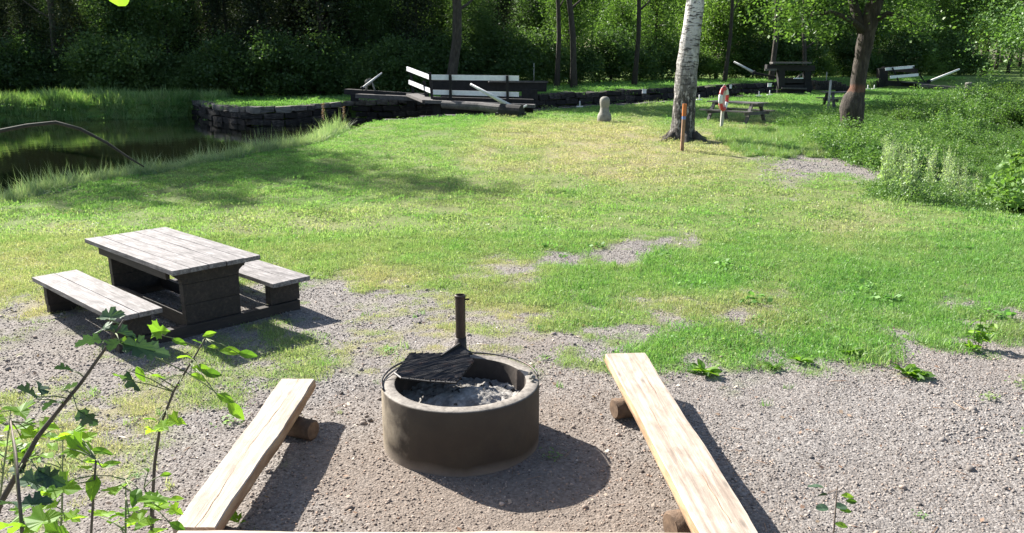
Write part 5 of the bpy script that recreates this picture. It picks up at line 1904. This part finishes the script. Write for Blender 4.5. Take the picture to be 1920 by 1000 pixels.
wm = [weed_mesh(300 + i, 1.35 + 0.15 * i) for i in range(3)]
sm_ = MB()
for t in range(5):
    a_ = t * 1.3
    sm_.tube([(0.02 * math.cos(a_), 0.02 * math.sin(a_), -0.05), (0.06 * math.cos(a_), 0.06 * math.sin(a_), 0.6), (0.18 * math.cos(a_), 0.18 * math.sin(a_), 1.2)], [0.006, 0.005, 0.002], 5)
stem_me = sm_.mesh('stem', True)
stem_me.materials.append(M['green_stem'])
wr = random.Random(9)
for i in range(34):
    a_ = wr.uniform(1655, 1860)
    b_ = 328 + 48 * wr.random()
    p = at(a_, b_, 0.0)
    s_ = wr.uniform(0.4, 0.95) * (1.0 if a_ < 1800 else 0.8)
    root = empty('tall_weed', (p.x, p.y, float(ground_z(p.x, p.y))), wr.random() * 6)
    root.scale = (s_, s_, s_)
    tag(root, 'tall grey-green weed with pale spires in the clump beside the gravel path', 'weed', 'tall weeds beside the gravel path')
    link('foliage', wm[i % 3], None, root)
    link('stem', stem_me, None, root)
x1, y1 = sample_pts(700, 6.5, 11.5, 14.8, 19.5, lambda x, y: np.where((np.hypot((x - 8.9) / 1.35, (y - 17.6) / 1.2) < 1), 1.0, 0))
scatter('weed_thicket', [ivB, ivC], np.stack([x1, y1, ground_z(x1, y1) - 0.03], 1), rots(len(x1), 0.2), 0.3 + 0.35 * rng.random(len(x1)), rng.integers(0, 2, len(x1)), M['leaf_weed'],
        label='low leafy weeds filling the clump below the pale spires', cat='weeds')
# rough grass left of the path and at the foot of the buoy post
x1, y1 = sample_pts(3000, 5.5, 11.5, 22.5, 30, lambda x, y: np.where((np.abs(y - 26) < 3) & (x > 6.2 + (y - 24) * 0.1), 0.5 * S(5.5, 7.5, x), 0))
scatter('rough_grass', [tallA, tallB], np.stack([x1, y1, ground_z(x1, y1)], 1), rots(len(x1), 0.2), 0.35 + 0.35 * rng.random(len(x1)), rng.integers(0, 2, len(x1)), M['reed'],
        np.clip(rng.normal(0.15, 0.2, len(x1)), 0, 1), 'rough longer grass between the birch and the bank', 'grass')

# dock plants with brown seed heads at the end of the bank grass
dk = MB()
dk.tube([(0, 0, -0.1), (0.02, 0, 0.5), (0.0, 0.02, 1.0)], [0.012, 0.01, 0.005], 6)
dkm = dk.mesh('stem', True); dkm.materials.append(M['green_stem'])
sv, st_, sc_ = leaflets(160, 0.07, 1.0, 0.06, 91, 0.1)
sv[:, 2] = sv[:, 2] * 0.55 + 0.45
shm = np_mesh('seed_head', sv, tris=st_, attrs={'tint': ('FLOAT', np.clip(sc_, 0.3, 1))}); shm.materials.append(M['leaf_dead'])
for (a_, b_, s_, lb_) in ((608, 248, 0.95, 'dock plant with pinkish seed head, left of two at the end of the bank grass'), (646, 240, 0.75, 'dock plant with seed head, right of two at the end of the bank grass')):
    p = at(a_, b_, 0.2)
    root = empty('dock_plant', p)
    root.scale = (s_,) * 3
    tag(root, lb_, 'plant', 'dock plants on the canal bank')
    link('stem', dkm, None, root); link('seed_head', shm, None, root)


# weeds on the gravel edge in the foreground: leafy rosettes one can count
def leaf_shape(kind):
    """flat leaf outline pointing along +x, length 1, with a fold; returns verts, faces"""
    if kind == 'oval':
        out = [(0, 0), (0.15, 0.13), (0.4, 0.25), (0.65, 0.22), (0.88, 0.1), (1, 0), (0.88, -0.1), (0.65, -0.22), (0.4, -0.25), (0.15, -0.13)]
    elif kind == 'round':
        out = [(0, 0), (0.1, 0.25), (0.35, 0.42), (0.65, 0.4), (0.9, 0.22), (1, 0), (0.9, -0.22), (0.65, -0.4), (0.35, -0.42), (0.1, -0.25)]
    elif kind == 'maple':
        h = [(0, 0), (-0.05, 0.25), (-0.12, 0.42), (0.12, 0.36), (0.16, 0.6), (0.3, 0.55), (0.42, 0.62), (0.45, 0.38), (0.5, 0.22), (0.66, 0.32), (0.78, 0.2), (0.86, 0.12), (1.0, 0)]
        out = h + [(a, -b) for a, b in h[-2:0:-1]]
    else:  # lobed oak / hawthorn
        h = [(0, 0), (0.12, 0.06), (0.2, 0.26), (0.36, 0.33), (0.42, 0.14), (0.52, 0.34), (0.68, 0.36), (0.72, 0.15), (0.84, 0.22), (0.95, 0.12), (1, 0)]
        out = h + [(a, -b) for a, b in h[-2:0:-1]]
    mid = [(i / 5, 0.0) for i in range(1, 5)]
    return out


def leaf_mesh(kind, mat, fold=0.35, droop=0.25, tint=0.5, name='leaf'):
    out = leaf_shape(kind)
    rr = random.Random(int(fold * 100 + tint * 1000))
    fine = []
    for i in range(len(out)):
        a, b = out[i], out[(i + 1) % len(out)]
        fine.append(a)
        m1 = (a[0] + (b[0] - a[0]) * 0.45, a[1] + (b[1] - a[1]) * 0.45)
        k1 = (0.93 if kind in ('maple', 'oak', 'lobed') else 1.03) + rr.uniform(-0.03, 0.02)
        fine.append((0.45 + (m1[0] - 0.45) * k1, m1[1] * k1))
    out = fine
    n = len(out)
    c = (0.45, 0.0)
    V = []
    for (a, b) in out + [c]:
        V.append((a, b, abs(b) * fold - droop * a * a + 0.035 * math.sin(7 * a + 8 * b + 9 * tint)))
    # midrib points keep the fold crisp
    F = [(i, (i + 1) % n, n) for i in range(n)]
    me = mesh(name, V, F)
    at_ = me.attributes.new('tint', 'FLOAT', 'POINT')
    at_.data.foreach_set('value', [tint] * len(V))
    me.materials.append(mat)
    return me


LM = {
    'maple': [leaf_mesh('maple', M['leaf_near'], fo, dr_, t) for fo, dr_, t in ((0.5, 0.45, 0.45), (0.25, 0.15, 0.85), (0.4, 0.3, 1.0))],
    'oak': [leaf_mesh('oak', M['leaf_dark'], fo, dr_, t) for fo, dr_, t in ((0.5, 0.4, 0.1), (0.3, 0.5, 0.5), (0.4, 0.2, 0.9))],
    'oakg': [leaf_mesh('oak', M['leaf_near'], 0.35, 0.25, t) for t in (0.4, 0.8)],
    'oval': [leaf_mesh('oval', M['leaf_near'], 0.3, 0.3, t) for t in (0.2, 0.6, 0.9)],
    'round': [leaf_mesh('round', M['leaf_dark'], 0.2, 0.1, t) for t in (0.7, 1.0)],
}
LM['petiole'] = None


def put_leaf(parent, kind, pos, size, az, pitch, roll, idx=None):
    me_ = LM[kind][idx if idx is not None else random.randrange(len(LM[kind]))]
    o = link('leaf', me_, None, parent, pos)
    o.rotation_euler = Matrix.Rotation(az, 3, 'Z').to_4x4().to_3x3().to_euler() if False else (Matrix.Rotation(az, 3, 'Z') @ Matrix.Rotation(-pitch, 3, 'Y') @ Matrix.Rotation(roll, 3, 'X')).to_euler()
    o.scale = (size,) * 3
    return o


def rosette(p, size, n, label, kind='oval', hgt=0.5):
    root = empty('leafy_weed', p)
    tag(root, label, 'weed', 'leafy weeds on the edge of the gravel')
    for i in range(n):
        t = 2.4 * i + random.uniform(-.3, .3)
        put_leaf(root, kind, (0.01 * math.cos(t), 0.01 * math.sin(t), 0.01 + 0.02 * random.random()), size * random.uniform(0.6, 1.1), t, random.uniform(0.15, 0.9) * hgt * 2, random.uniform(-.4, .4))
    return root


def gpos(px_, py_):
    q_ = at(px_, py_, 0.0)
    return Vector((q_.x, q_.y, float(ground_z(q_.x, q_.y))))


rosette(gpos(1700, 708), 0.17, 14, 'bright leafy weed alone on the gravel, below the grass edge at right')
rosette(gpos(1725, 712), 0.13, 10, 'smaller leafy weed touching the bright one on the right gravel')
rosette(gpos(1320, 700), 0.16, 16, 'dark green leafy weed at the grass edge right of the right bench')
rosette(gpos(1500, 680), 0.13, 14, 'leafy weed on the grass edge in the middle of the right side')
rosette(gpos(1590, 668), 0.14, 12, 'leafy weed on the grass edge further right, below the lawn')
rosette(gpos(1450, 690), 0.10, 10, 'little leafy weed on the grass edge right of the dark one')
rosette(gpos(1820, 660), 0.12, 12, 'leafy weed in front of the tall dark-leaved plant at right')
rosette(gpos(40, 860), 0.12, 10, 'leafy weed in the dry grass at the left edge')


def plant(root_p, stems, leaves_per, kind, lsize, label, cat='plant', name='plant', stem_mat='green_stem', group=None):
    root = empty(name, root_p)
    tag(root, label, cat, group)
    for s_ in stems:
        m_ = MB()
        pts = [Vector(q_) for q_ in s_[0]]
        m_.tube(pts, s_[1], 6)
        m_.build('stem', M[stem_mat], root, smooth=True)
        for i in range(leaves_per):
            f = 0.25 + 0.75 * (i + 0.5) / leaves_per
            k_ = min(int(f * (len(pts) - 1)), len(pts) - 2)
            q_ = pts[k_].lerp(pts[k_ + 1], f * (len(pts) - 1) - k_)
            put_leaf(root, kind, q_, lsize * random.uniform(0.6, 1.1), 2.4 * i + random.uniform(-.4, .4), random.uniform(-0.3, 0.5), random.uniform(-.5, .5))
    return root


p = gpos(1833, 655)
plant(p, [([(0, 0, 0), (0.01, 0, 0.16), (-0.02, 0, 0.33)], [0.006, 0.005, 0.002]), ([(0.02, 0, 0), (0.07, 0.02, 0.14), (0.10, 0, 0.26)], [0.005, 0.004, 0.002]), ([(-0.01, 0, 0), (-0.05, 0.02, 0.12), (-0.05, 0, 0.2)], [0.005, 0.004, 0.002])], 11, 'oval', 0.11,
      'upright dark-leaved weed standing in the grass near the right edge', 'weed', 'upright_weed')
# little tree seedling low right
p = atY(1560, 1010, 4.15)
gz_ = float(ground_z(p.x, p.y))
root = empty('seedling', (p.x, p.y, gz_))
tag(root, 'small seedling with round bluish leaves on a dark stem at the lower right', 'seedling')
m_ = MB()
hs = atY(1562, 912, 4.15).z - gz_
m_.tube([(0, 0, 0), (0.006, 0, hs * 0.5), (0.0, 0, hs)], [0.006, 0.005, 0.003], 6)
m_.build('stem', M['stem'], root, smooth=True)
for (a_, b_, sz_, az, rl, kd) in ((1533, 918, 0.085, 3.0, 0.3, 'round'), (1540, 928, 0.06, 3.4, 0.8, 'round'), (1590, 928, 0.07, -0.2, 0.5, 'oval'), (1605, 936, 0.06, -0.3, 0.9, 'oval'), (1548, 955, 0.07, 3.2, -0.2, 'round'), (1572, 953, 0.07, 0.1, 0.2, 'round'), (1590, 960, 0.07, -0.1, 0.4, 'oval'), (1572, 985, 0.07, -0.5, 0.6, 'oval')):
    q_ = atY((a_ + 1561) / 2, b_, 4.15)
    put_leaf(root, kd, (q_.x - p.x, random.uniform(-.02, .02), q_.z - gz_), sz_, az, 0.1, rl)
root = rosette(atY(1742, 1008, 4.0), 0.12, 6, 'bright green leaf tips at the bottom edge right of the seedling', 'maple')
root.location.z = float(ground_z(root.location.x, root.location.y))
root.location.y += 0.12
rosette(gpos(445, 990), 0.1, 6, 'small grassy weed at the near end of the left bench', 'oval', 0.9)

x1, y1 = sample_pts(2200, -3, 9, 6.8, 12.5, lambda x, y: np.where(in_view(x, y, 0.3), survey(x, y)[0] * S(0.45, 0.8, fbm(x, y, 1.3, 44, 3)) * 0.45 * S(-0.5, 1.5, x), 0))
scatter('lawn_weeds', [leaflets(30, 0.12, 0.06, 0.055, 86, 0.75), leaflets(45, 0.16, 0.05, 0.035, 87, 0.8), join_var(blades(30, 0.07, 0.05, 0.15, 0.008, 1.1, 88), leaflets(14, 0.08, 0.04, 0.05, 89, 0.7))], np.stack([x1, y1, ground_z(x1, y1)], 1), rots(len(x1)), 0.6 + 0.8 * rng.random(len(x1)), rng.integers(0, 3, len(x1)), M['grass'],
        label='broad-leaved weeds and clover growing through the lawn', cat='weeds')
# sparse weed tufts on the gravel
x1, y1 = sample_pts(400, -4.5, 6, 4.2, 9.5, lambda x, y: np.where(in_view(x, y, 0.3) & (np.hypot(x + .386, y - 5.9) > 0.7), 0.16 + 0.5 * S(0.55, 0.7, fbm(x, y, 1.1, 15, 3)), 0) * np.where((np.abs(x - 0.3) < 1.6) & (y < 6.8), 0.12, 1))
scatter('gravel_weeds', [blades(22, 0.05, 0.02, 0.09, 0.005, 1.2, 81), leaflets(40, 0.09, 0.04, 0.025, 82, 0.8)], np.stack([x1, y1, ground_z(x1, y1)], 1), rots(len(x1)), 0.6 + 0.9 * rng.random(len(x1)), rng.integers(0, 2, len(x1)), M['grass'],
        np.clip(rng.normal(0.2, 0.25, len(x1)), 0, 1), 'thin weeds and grass tufts coming up through the gravel', 'weeds')


# ------------------------------------------------------------------ foreground saplings on the viewer's bank (lower left)
def sapling(pix, Y0, radii, label, leaves, name='sapling', mat='stem', group='young saplings in the lower left corner'):
    """pix: sight points (px, py, depth) of the stem from foot to tip; leaves: (px, py, depth, size, kind, azimuth, pitch, roll, idx)"""
    pts = [atY(*q_) for q_ in pix]
    foot = pts[0].copy()
    foot.z = float(ground_z(foot.x, foot.y))
    root = empty(name, foot)
    tag(root, label, 'sapling', group)
    P = [Vector((0, 0, -0.02))] + [q_ - foot for q_ in pts]
    if (P[1] - P[0]).length < 0.02: P = P[1:]
    rr_ = list(radii) + [radii[-1]] * 10
    rad_ = [radii[0] * 1.1] + list(radii)
    m_ = MB()
    m_.tube(P, rad_[:len(P)] if len(rad_) >= len(P) else rr_[:len(P)], 7, wob=0.08)
    m_.build('stem', M[mat], root, smooth=True)
    for (a_, b_, Y_, s_, kd, az, pt, rl, ix) in leaves:
        q_ = atY(a_, b_, Y_) - foot
        # nearest stem point for the leaf stalk
        best = min((P[i].lerp(P[i + 1], t / 6) for i in range(len(P) - 1) for t in range(7)), key=lambda z_: (z_ - q_).length)
        R_ = Matrix.Rotation(az, 3, 'Z') @ Matrix.Rotation(-pt, 3, 'Y') @ Matrix.Rotation(rl, 3, 'X')
        base = q_ - R_ @ Vector((s_ * 0.45, 0, 0))
        put_leaf(root, kd, base, s_, az, pt, rl, ix)
        if (base - best).length > 0.012:
            m_ = MB()
            mid = (base + best) / 2 + Vector((0, 0, 0.006))
            m_.tube([best, mid, base], [0.0022, 0.0018, 0.0014], 5)
            m_.build('leaf_stalk', M['green_stem'], root, smooth=True)
    return root


D1 = 2.1
sapling([(-30, 1040, D1), (0, 945, D1), (45, 865, D1), (70, 820, D1 + .02), (105, 775, D1 + .03), (150, 720, D1 + .04), (200, 650, D1 + .06), (232, 600, D1 + .08)],
        D1, [0.009, 0.0085, 0.008, 0.007, 0.006, 0.005, 0.004, 0.0025], 'dark-stemmed sapling leaning right with dark lobed leaves, nearest the left edge',
        [(205, 592, 2.2, .075, 'oak', 0.2, 0.2, 0.5, 2), (195, 612, 2.18, .07, 'oak', 2.7, 0.1, -0.4, 1), (225, 620, 2.2, .08, 'oak', 0.4, -0.1, 0.2, 0), (252, 648, 2.2, .09, 'oak', -0.1, -0.1, 0.9, 0),
         (215, 640, 2.1, .07, 'oak', 2.4, -0.3, 0.2, 0), (175, 635, 2.2, .07, 'oak', 3.0, 0.1, 1.0, 1), (60, 735, 2.1, .075, 'oak', 2.4, 0.4, 1.2, 0), (78, 728, 2.1, .06, 'oak', 1.9, 0.7, 1.0, 0),
         (100, 752, 2.1, .065, 'oak', 2.7, 0.0, 0.3, 1), (160, 782, 2.08, .07, 'oak', 0.0, -0.9, 1.3, 0), (132, 725, 2.15, .06, 'oak', 1.0, 0.2, -0.5, 2), (125, 690, 2.15, .055, 'oak', 2.7, 0.3, 0.9, 0),
         (62, 900, 2.05, .10, 'oak', 0.1, 0.0, 0.5, 2), (90, 893, 2.05, .08, 'oak', -0.3, -0.4, 0.9, 0), (35, 880, 2.1, .07, 'oak', 2.6, 0.2, -0.4, 2), (275, 655, 2.25, .09, 'oak', -0.1, 0.05, 0.8, 1)])
D2 = 2.6
sapling([(285, 1015, D2), (286, 935, D2), (290, 870, D2), (300, 800, D2), (325, 735, D2), (352, 690, D2 + .02), (385, 635, D2 + .04)],
        D2, [0.006, 0.006, 0.0055, 0.005, 0.0045, 0.0035, 0.002], 'slender sapling with spread serrated leaves beside the left bench',
        [(391, 627, 2.64, .045, 'oval', 0.4, 0.3, 0.9, 2), (372, 640, 2.6, .04, 'oval', 2.6, 0.5, 0.6, 0), (398, 650, 2.6, .035, 'oval', 0.2, 0.0, 0.4, 2), (375, 690, 2.6, .06, 'oval', 0.1, 0.0, 0.7, 0), (350, 668, 2.6, .06, 'oval', 2.7, 0.2, 0.6, 1),
         (395, 700, 2.55, .06, 'oval', 0.0, -0.1, 0.9, 0), (430, 658, 2.6, .07, 'oval', 0.05, 0.05, 0.6, 2), (462, 664, 2.6, .06, 'oval', 0.0, -0.1, 1.0, 1), (372, 706, 2.5, .055, 'oval', 0.5, -0.4, 0.6, 1), (420, 745, 2.5, .06, 'oval', -0.2, -0.3, 0.7, 2), (440, 768, 2.5, .075, 'oval', -0.5, -0.6, 0.7, 1),
         (240, 640, 2.6, .06, 'oakg', 0.3, 0.2, 0.6, 0), (300, 620, 2.6, .06, 'maple', 0.5, 0.1, 0.9, 0), (335, 640, 2.6, .05, 'oval', 0.1, -0.3, 0.7, 1), (262, 700, 2.55, .055, 'oval', -0.7, -0.9, 0.7, 0), (225, 705, 2.5, .06, 'oakg', 2.3, 0.2, 0.5, 0), (243, 712, 2.5, .08, 'oak', -1.0, -0.8, 1.2, 0),
         (300, 705, 2.5, .05, 'oval', 2.8, 0.4, 0.7, 2), (285, 785, 2.55, .05, 'oval', 2.8, 0.3, 0.7, 1), (285, 808, 2.55, .055, 'maple', 2.6, -0.1, 0.5, 2), (330, 790, 2.55, .06, 'maple', 0.0, 0.0, 0.4, 2), (305, 800, 2.5, .05, 'maple', -0.5, -0.1, 0.3, 1), (335, 720, 2.5, .05, 'oval', 2.0, 0.0, 0.4, 2)])
D3 = 2.2
sapling([(170, 1020, D3), (172, 980, D3), (176, 920, D3), (180, 862, D3)], D3, [0.004, 0.004, 0.0035, 0.003], 'thin bare dark stem with lime leaves between the two taller saplings',
        [(130, 812, 2.3, .075, 'maple', 2.9, 0.1, 0.15, 2), (165, 818, 2.3, .06, 'maple', 1.0, 0.1, 0.1, 1), (110, 820, 2.3, .06, 'maple', 2.8, 0.1, 0.1, 2), (150, 840, 2.25, .08, 'maple', 0.2, -0.1, 0.6, 0), (190, 845, 2.25, .06, 'oval', 0.4, -0.2, 0.4, 1),
         (120, 915, 2.1, .09, 'maple', 0.1, 0.0, 0.3, 1), (85, 920, 2.1, .07, 'maple', 2.9, 0.0, 0.1, 2), (205, 870, 2.2, .05, 'oval', 0.4, 0.3, 0.5, 1), (160, 875, 2.2, .06, 'oval', 2.6, 0.2, 0.3, 2)])
sapling([(280, 1030, 2.3), (284, 990, 2.3), (283, 940, 2.3), (270, 915, 2.3)], 2.3, [0.004, 0.004, 0.0035, 0.002], 'low sapling with small bright leaves at the bottom beside the left bench end',
        [(240, 955, 2.3, .06, 'maple', 2.6, 0.1, 0.4, 1), (222, 965, 2.3, .05, 'maple', 2.9, 0.2, 0.5, 0), (300, 948, 2.3, .04, 'oval', 0.4, 0.1, 0.5, 2), (328, 935, 2.3, .045, 'oval', 0.2, 0.2, 0.3, 2), (330, 958, 2.3, .045, 'maple', 0.0, -0.2, 0.3, 2), (240, 985, 2.25, .05, 'maple', 3.3, 0.0, 0.3, 2),
         (275, 880, 2.35, .035, 'oval', 2.2, 0.3, 0.5, 1), (330, 985, 2.2, .05, 'oval', -0.3, -0.2, 0.6, 0), (310, 890, 2.3, .035, 'oval', 0.5, 0.1, 0.6, 2)])
D4 = 1.75
sapling([(60, 1100, D4), (50, 1040, D4), (42, 1000, D4), (36, 930, D4), (30, 850, D4 + .1), (20, 790, D4 + .3)], D4, [0.005, 0.005, 0.0045, 0.004, 0.003, 0.002], 'low maple sapling with large lime green leaves in the bottom left corner',
        [(80, 975, 1.75, .085, 'maple', 0.3, 0.35, 0.2, 1), (40, 985, 1.75, .075, 'maple', 2.8, 0.0, 0.3, 0), (10, 985, 1.8, .07, 'maple', 3.0, -0.1, 0.3, 2), (30, 800, 2.3, .08, 'maple', 2.9, 0.1, 0.2, 2), (60, 815, 2.3, .07, 'maple', 0.2, 0.1, 0.2, 2), (10, 830, 2.2, .07, 'maple', 2.7, 0.1, 0.2, 1),
         (30, 855, 2.2, .06, 'oval', 0.8, 0.1, 0.2, 2), (60, 940, 2.0, .08, 'oak', 0.2, 0.3, 0.3, 0), (25, 940, 1.9, .07, 'oak', 2.5, 0.3, 0.6, 1), (105, 995, 1.9, .06, 'maple', 0.2, 0.0, 0.4, 0), (90, 800, 2.3, .06, 'maple', 0.1, 0.1, 0.2, 2)], )

sr = random.Random(21)
for q_, (fx, fy, tx_, ty_, Dd, lb_) in enumerate(((-20, 1060, 20, 770, 2.5, 'faint lime green sapling behind the dark-stemmed one at the left edge'), (110, 1060, 118, 800, 2.7, 'faint lime green sapling in the dry grass between the taller stems'), (230, 1060, 236, 900, 2.2, 'low lime green sapling near the bottom, left of the slender one'))):
    lv = []
    n_ = 13
    for i in range(n_):
        f = 0.3 + 0.7 * (i + 0.5) / n_
        yy = fy + (ty_ - fy) * f + sr.uniform(-12, 12)
        xx = fx + (tx_ - fx) * f + sr.choice((-1, 1)) * sr.uniform(18, 62)
        lv.append((xx, yy, Dd + sr.uniform(-.1, .1), sr.uniform(.05, .085), sr.choice(('maple', 'maple', 'oval')), sr.uniform(0, 6.28), sr.uniform(-.25, .25), sr.uniform(-.3, .3), sr.choice((1, 2))))
    sapling([(fx, fy, Dd), (fx * .6 + tx_ * .4 + 3, fy * .6 + ty_ * .4, Dd), (tx_, ty_, Dd)], Dd, [0.004, 0.0035, 0.0015], lb_, lv, mat='green_stem')

# bare arching twig over the water at left
pix = [(-60, 262, 3.2), (0, 246, 3.2), (50, 236, 3.2), (105, 230, 3.2), (150, 242, 3.2), (200, 268, 3.2), (240, 295, 3.2), (270, 313, 3.2)]
pts = [atY(*q_) for q_ in pix]
foot = Vector((-3.4, 3.3, float(ground_z(-3.4, 3.3))))
root = empty('arching_twig', foot)
tag(root, 'bare dark twig arching down in front of the canal water at left', 'twig')
m_ = MB()
m_.tube([Vector((0, 0, 0)), Vector((0.3, 0, 1.0)), (pts[0] - foot) + Vector((-0.4, 0, -0.2))] + [q_ - foot for q_ in pts], [0.012, 0.010, 0.009, 0.0085, 0.008, 0.0075, 0.007, 0.0065, 0.0055, 0.004, 0.003], 7)
m_.build('twig', M['dark_twig'], root, smooth=True)

# leaf hanging into the top left from an overhead branch
lf = atY(222, -4, 1.4)
root = empty('overhead_twig', lf + Vector((-0.05, 0, 0.25)))
tag(root, 'single lime green leaf hanging from a twig at the top left', 'twig')
m_ = MB()
m_.tube([Vector((0, 0, 0)), Vector((-0.2, 0.1, 0.12)), Vector((-0.6, 0.2, 0.2))], [0.004, 0.005, 0.007], 6)
m_.tube([Vector((0, 0, 0)), Vector((0.03, 0, -0.1)), Vector((0.045, 0, -0.215))], [0.002, 0.0015, 0.0012], 5)
m_.build('twig', M['stem'], root, smooth=True)
hl = put_leaf(root, 'round', (0.04, 0, -0.225), 0.042, 0.0, 0.0, 0.0, 1)
hl.data = leaf_mesh('round', M['leaf_near'], 0.25, 0.1, 0.75)
hl.rotation_euler = (math.radians(70), math.radians(62), 0)
put_leaf(root, 'oval', (-0.3, 0.12, 0.14), 0.06, 2.5, 0.2, 0.3, 1)

# ------------------------------------------------------------------ drop prototypes that were never placed
for pr_ in (conA, conB, decA, decB, decC, shrA, shrB):
    if pr_.name not in used:
        for ch in list(pr_.children): bpy.data.objects.remove(ch)
        bpy.data.objects.remove(pr_)
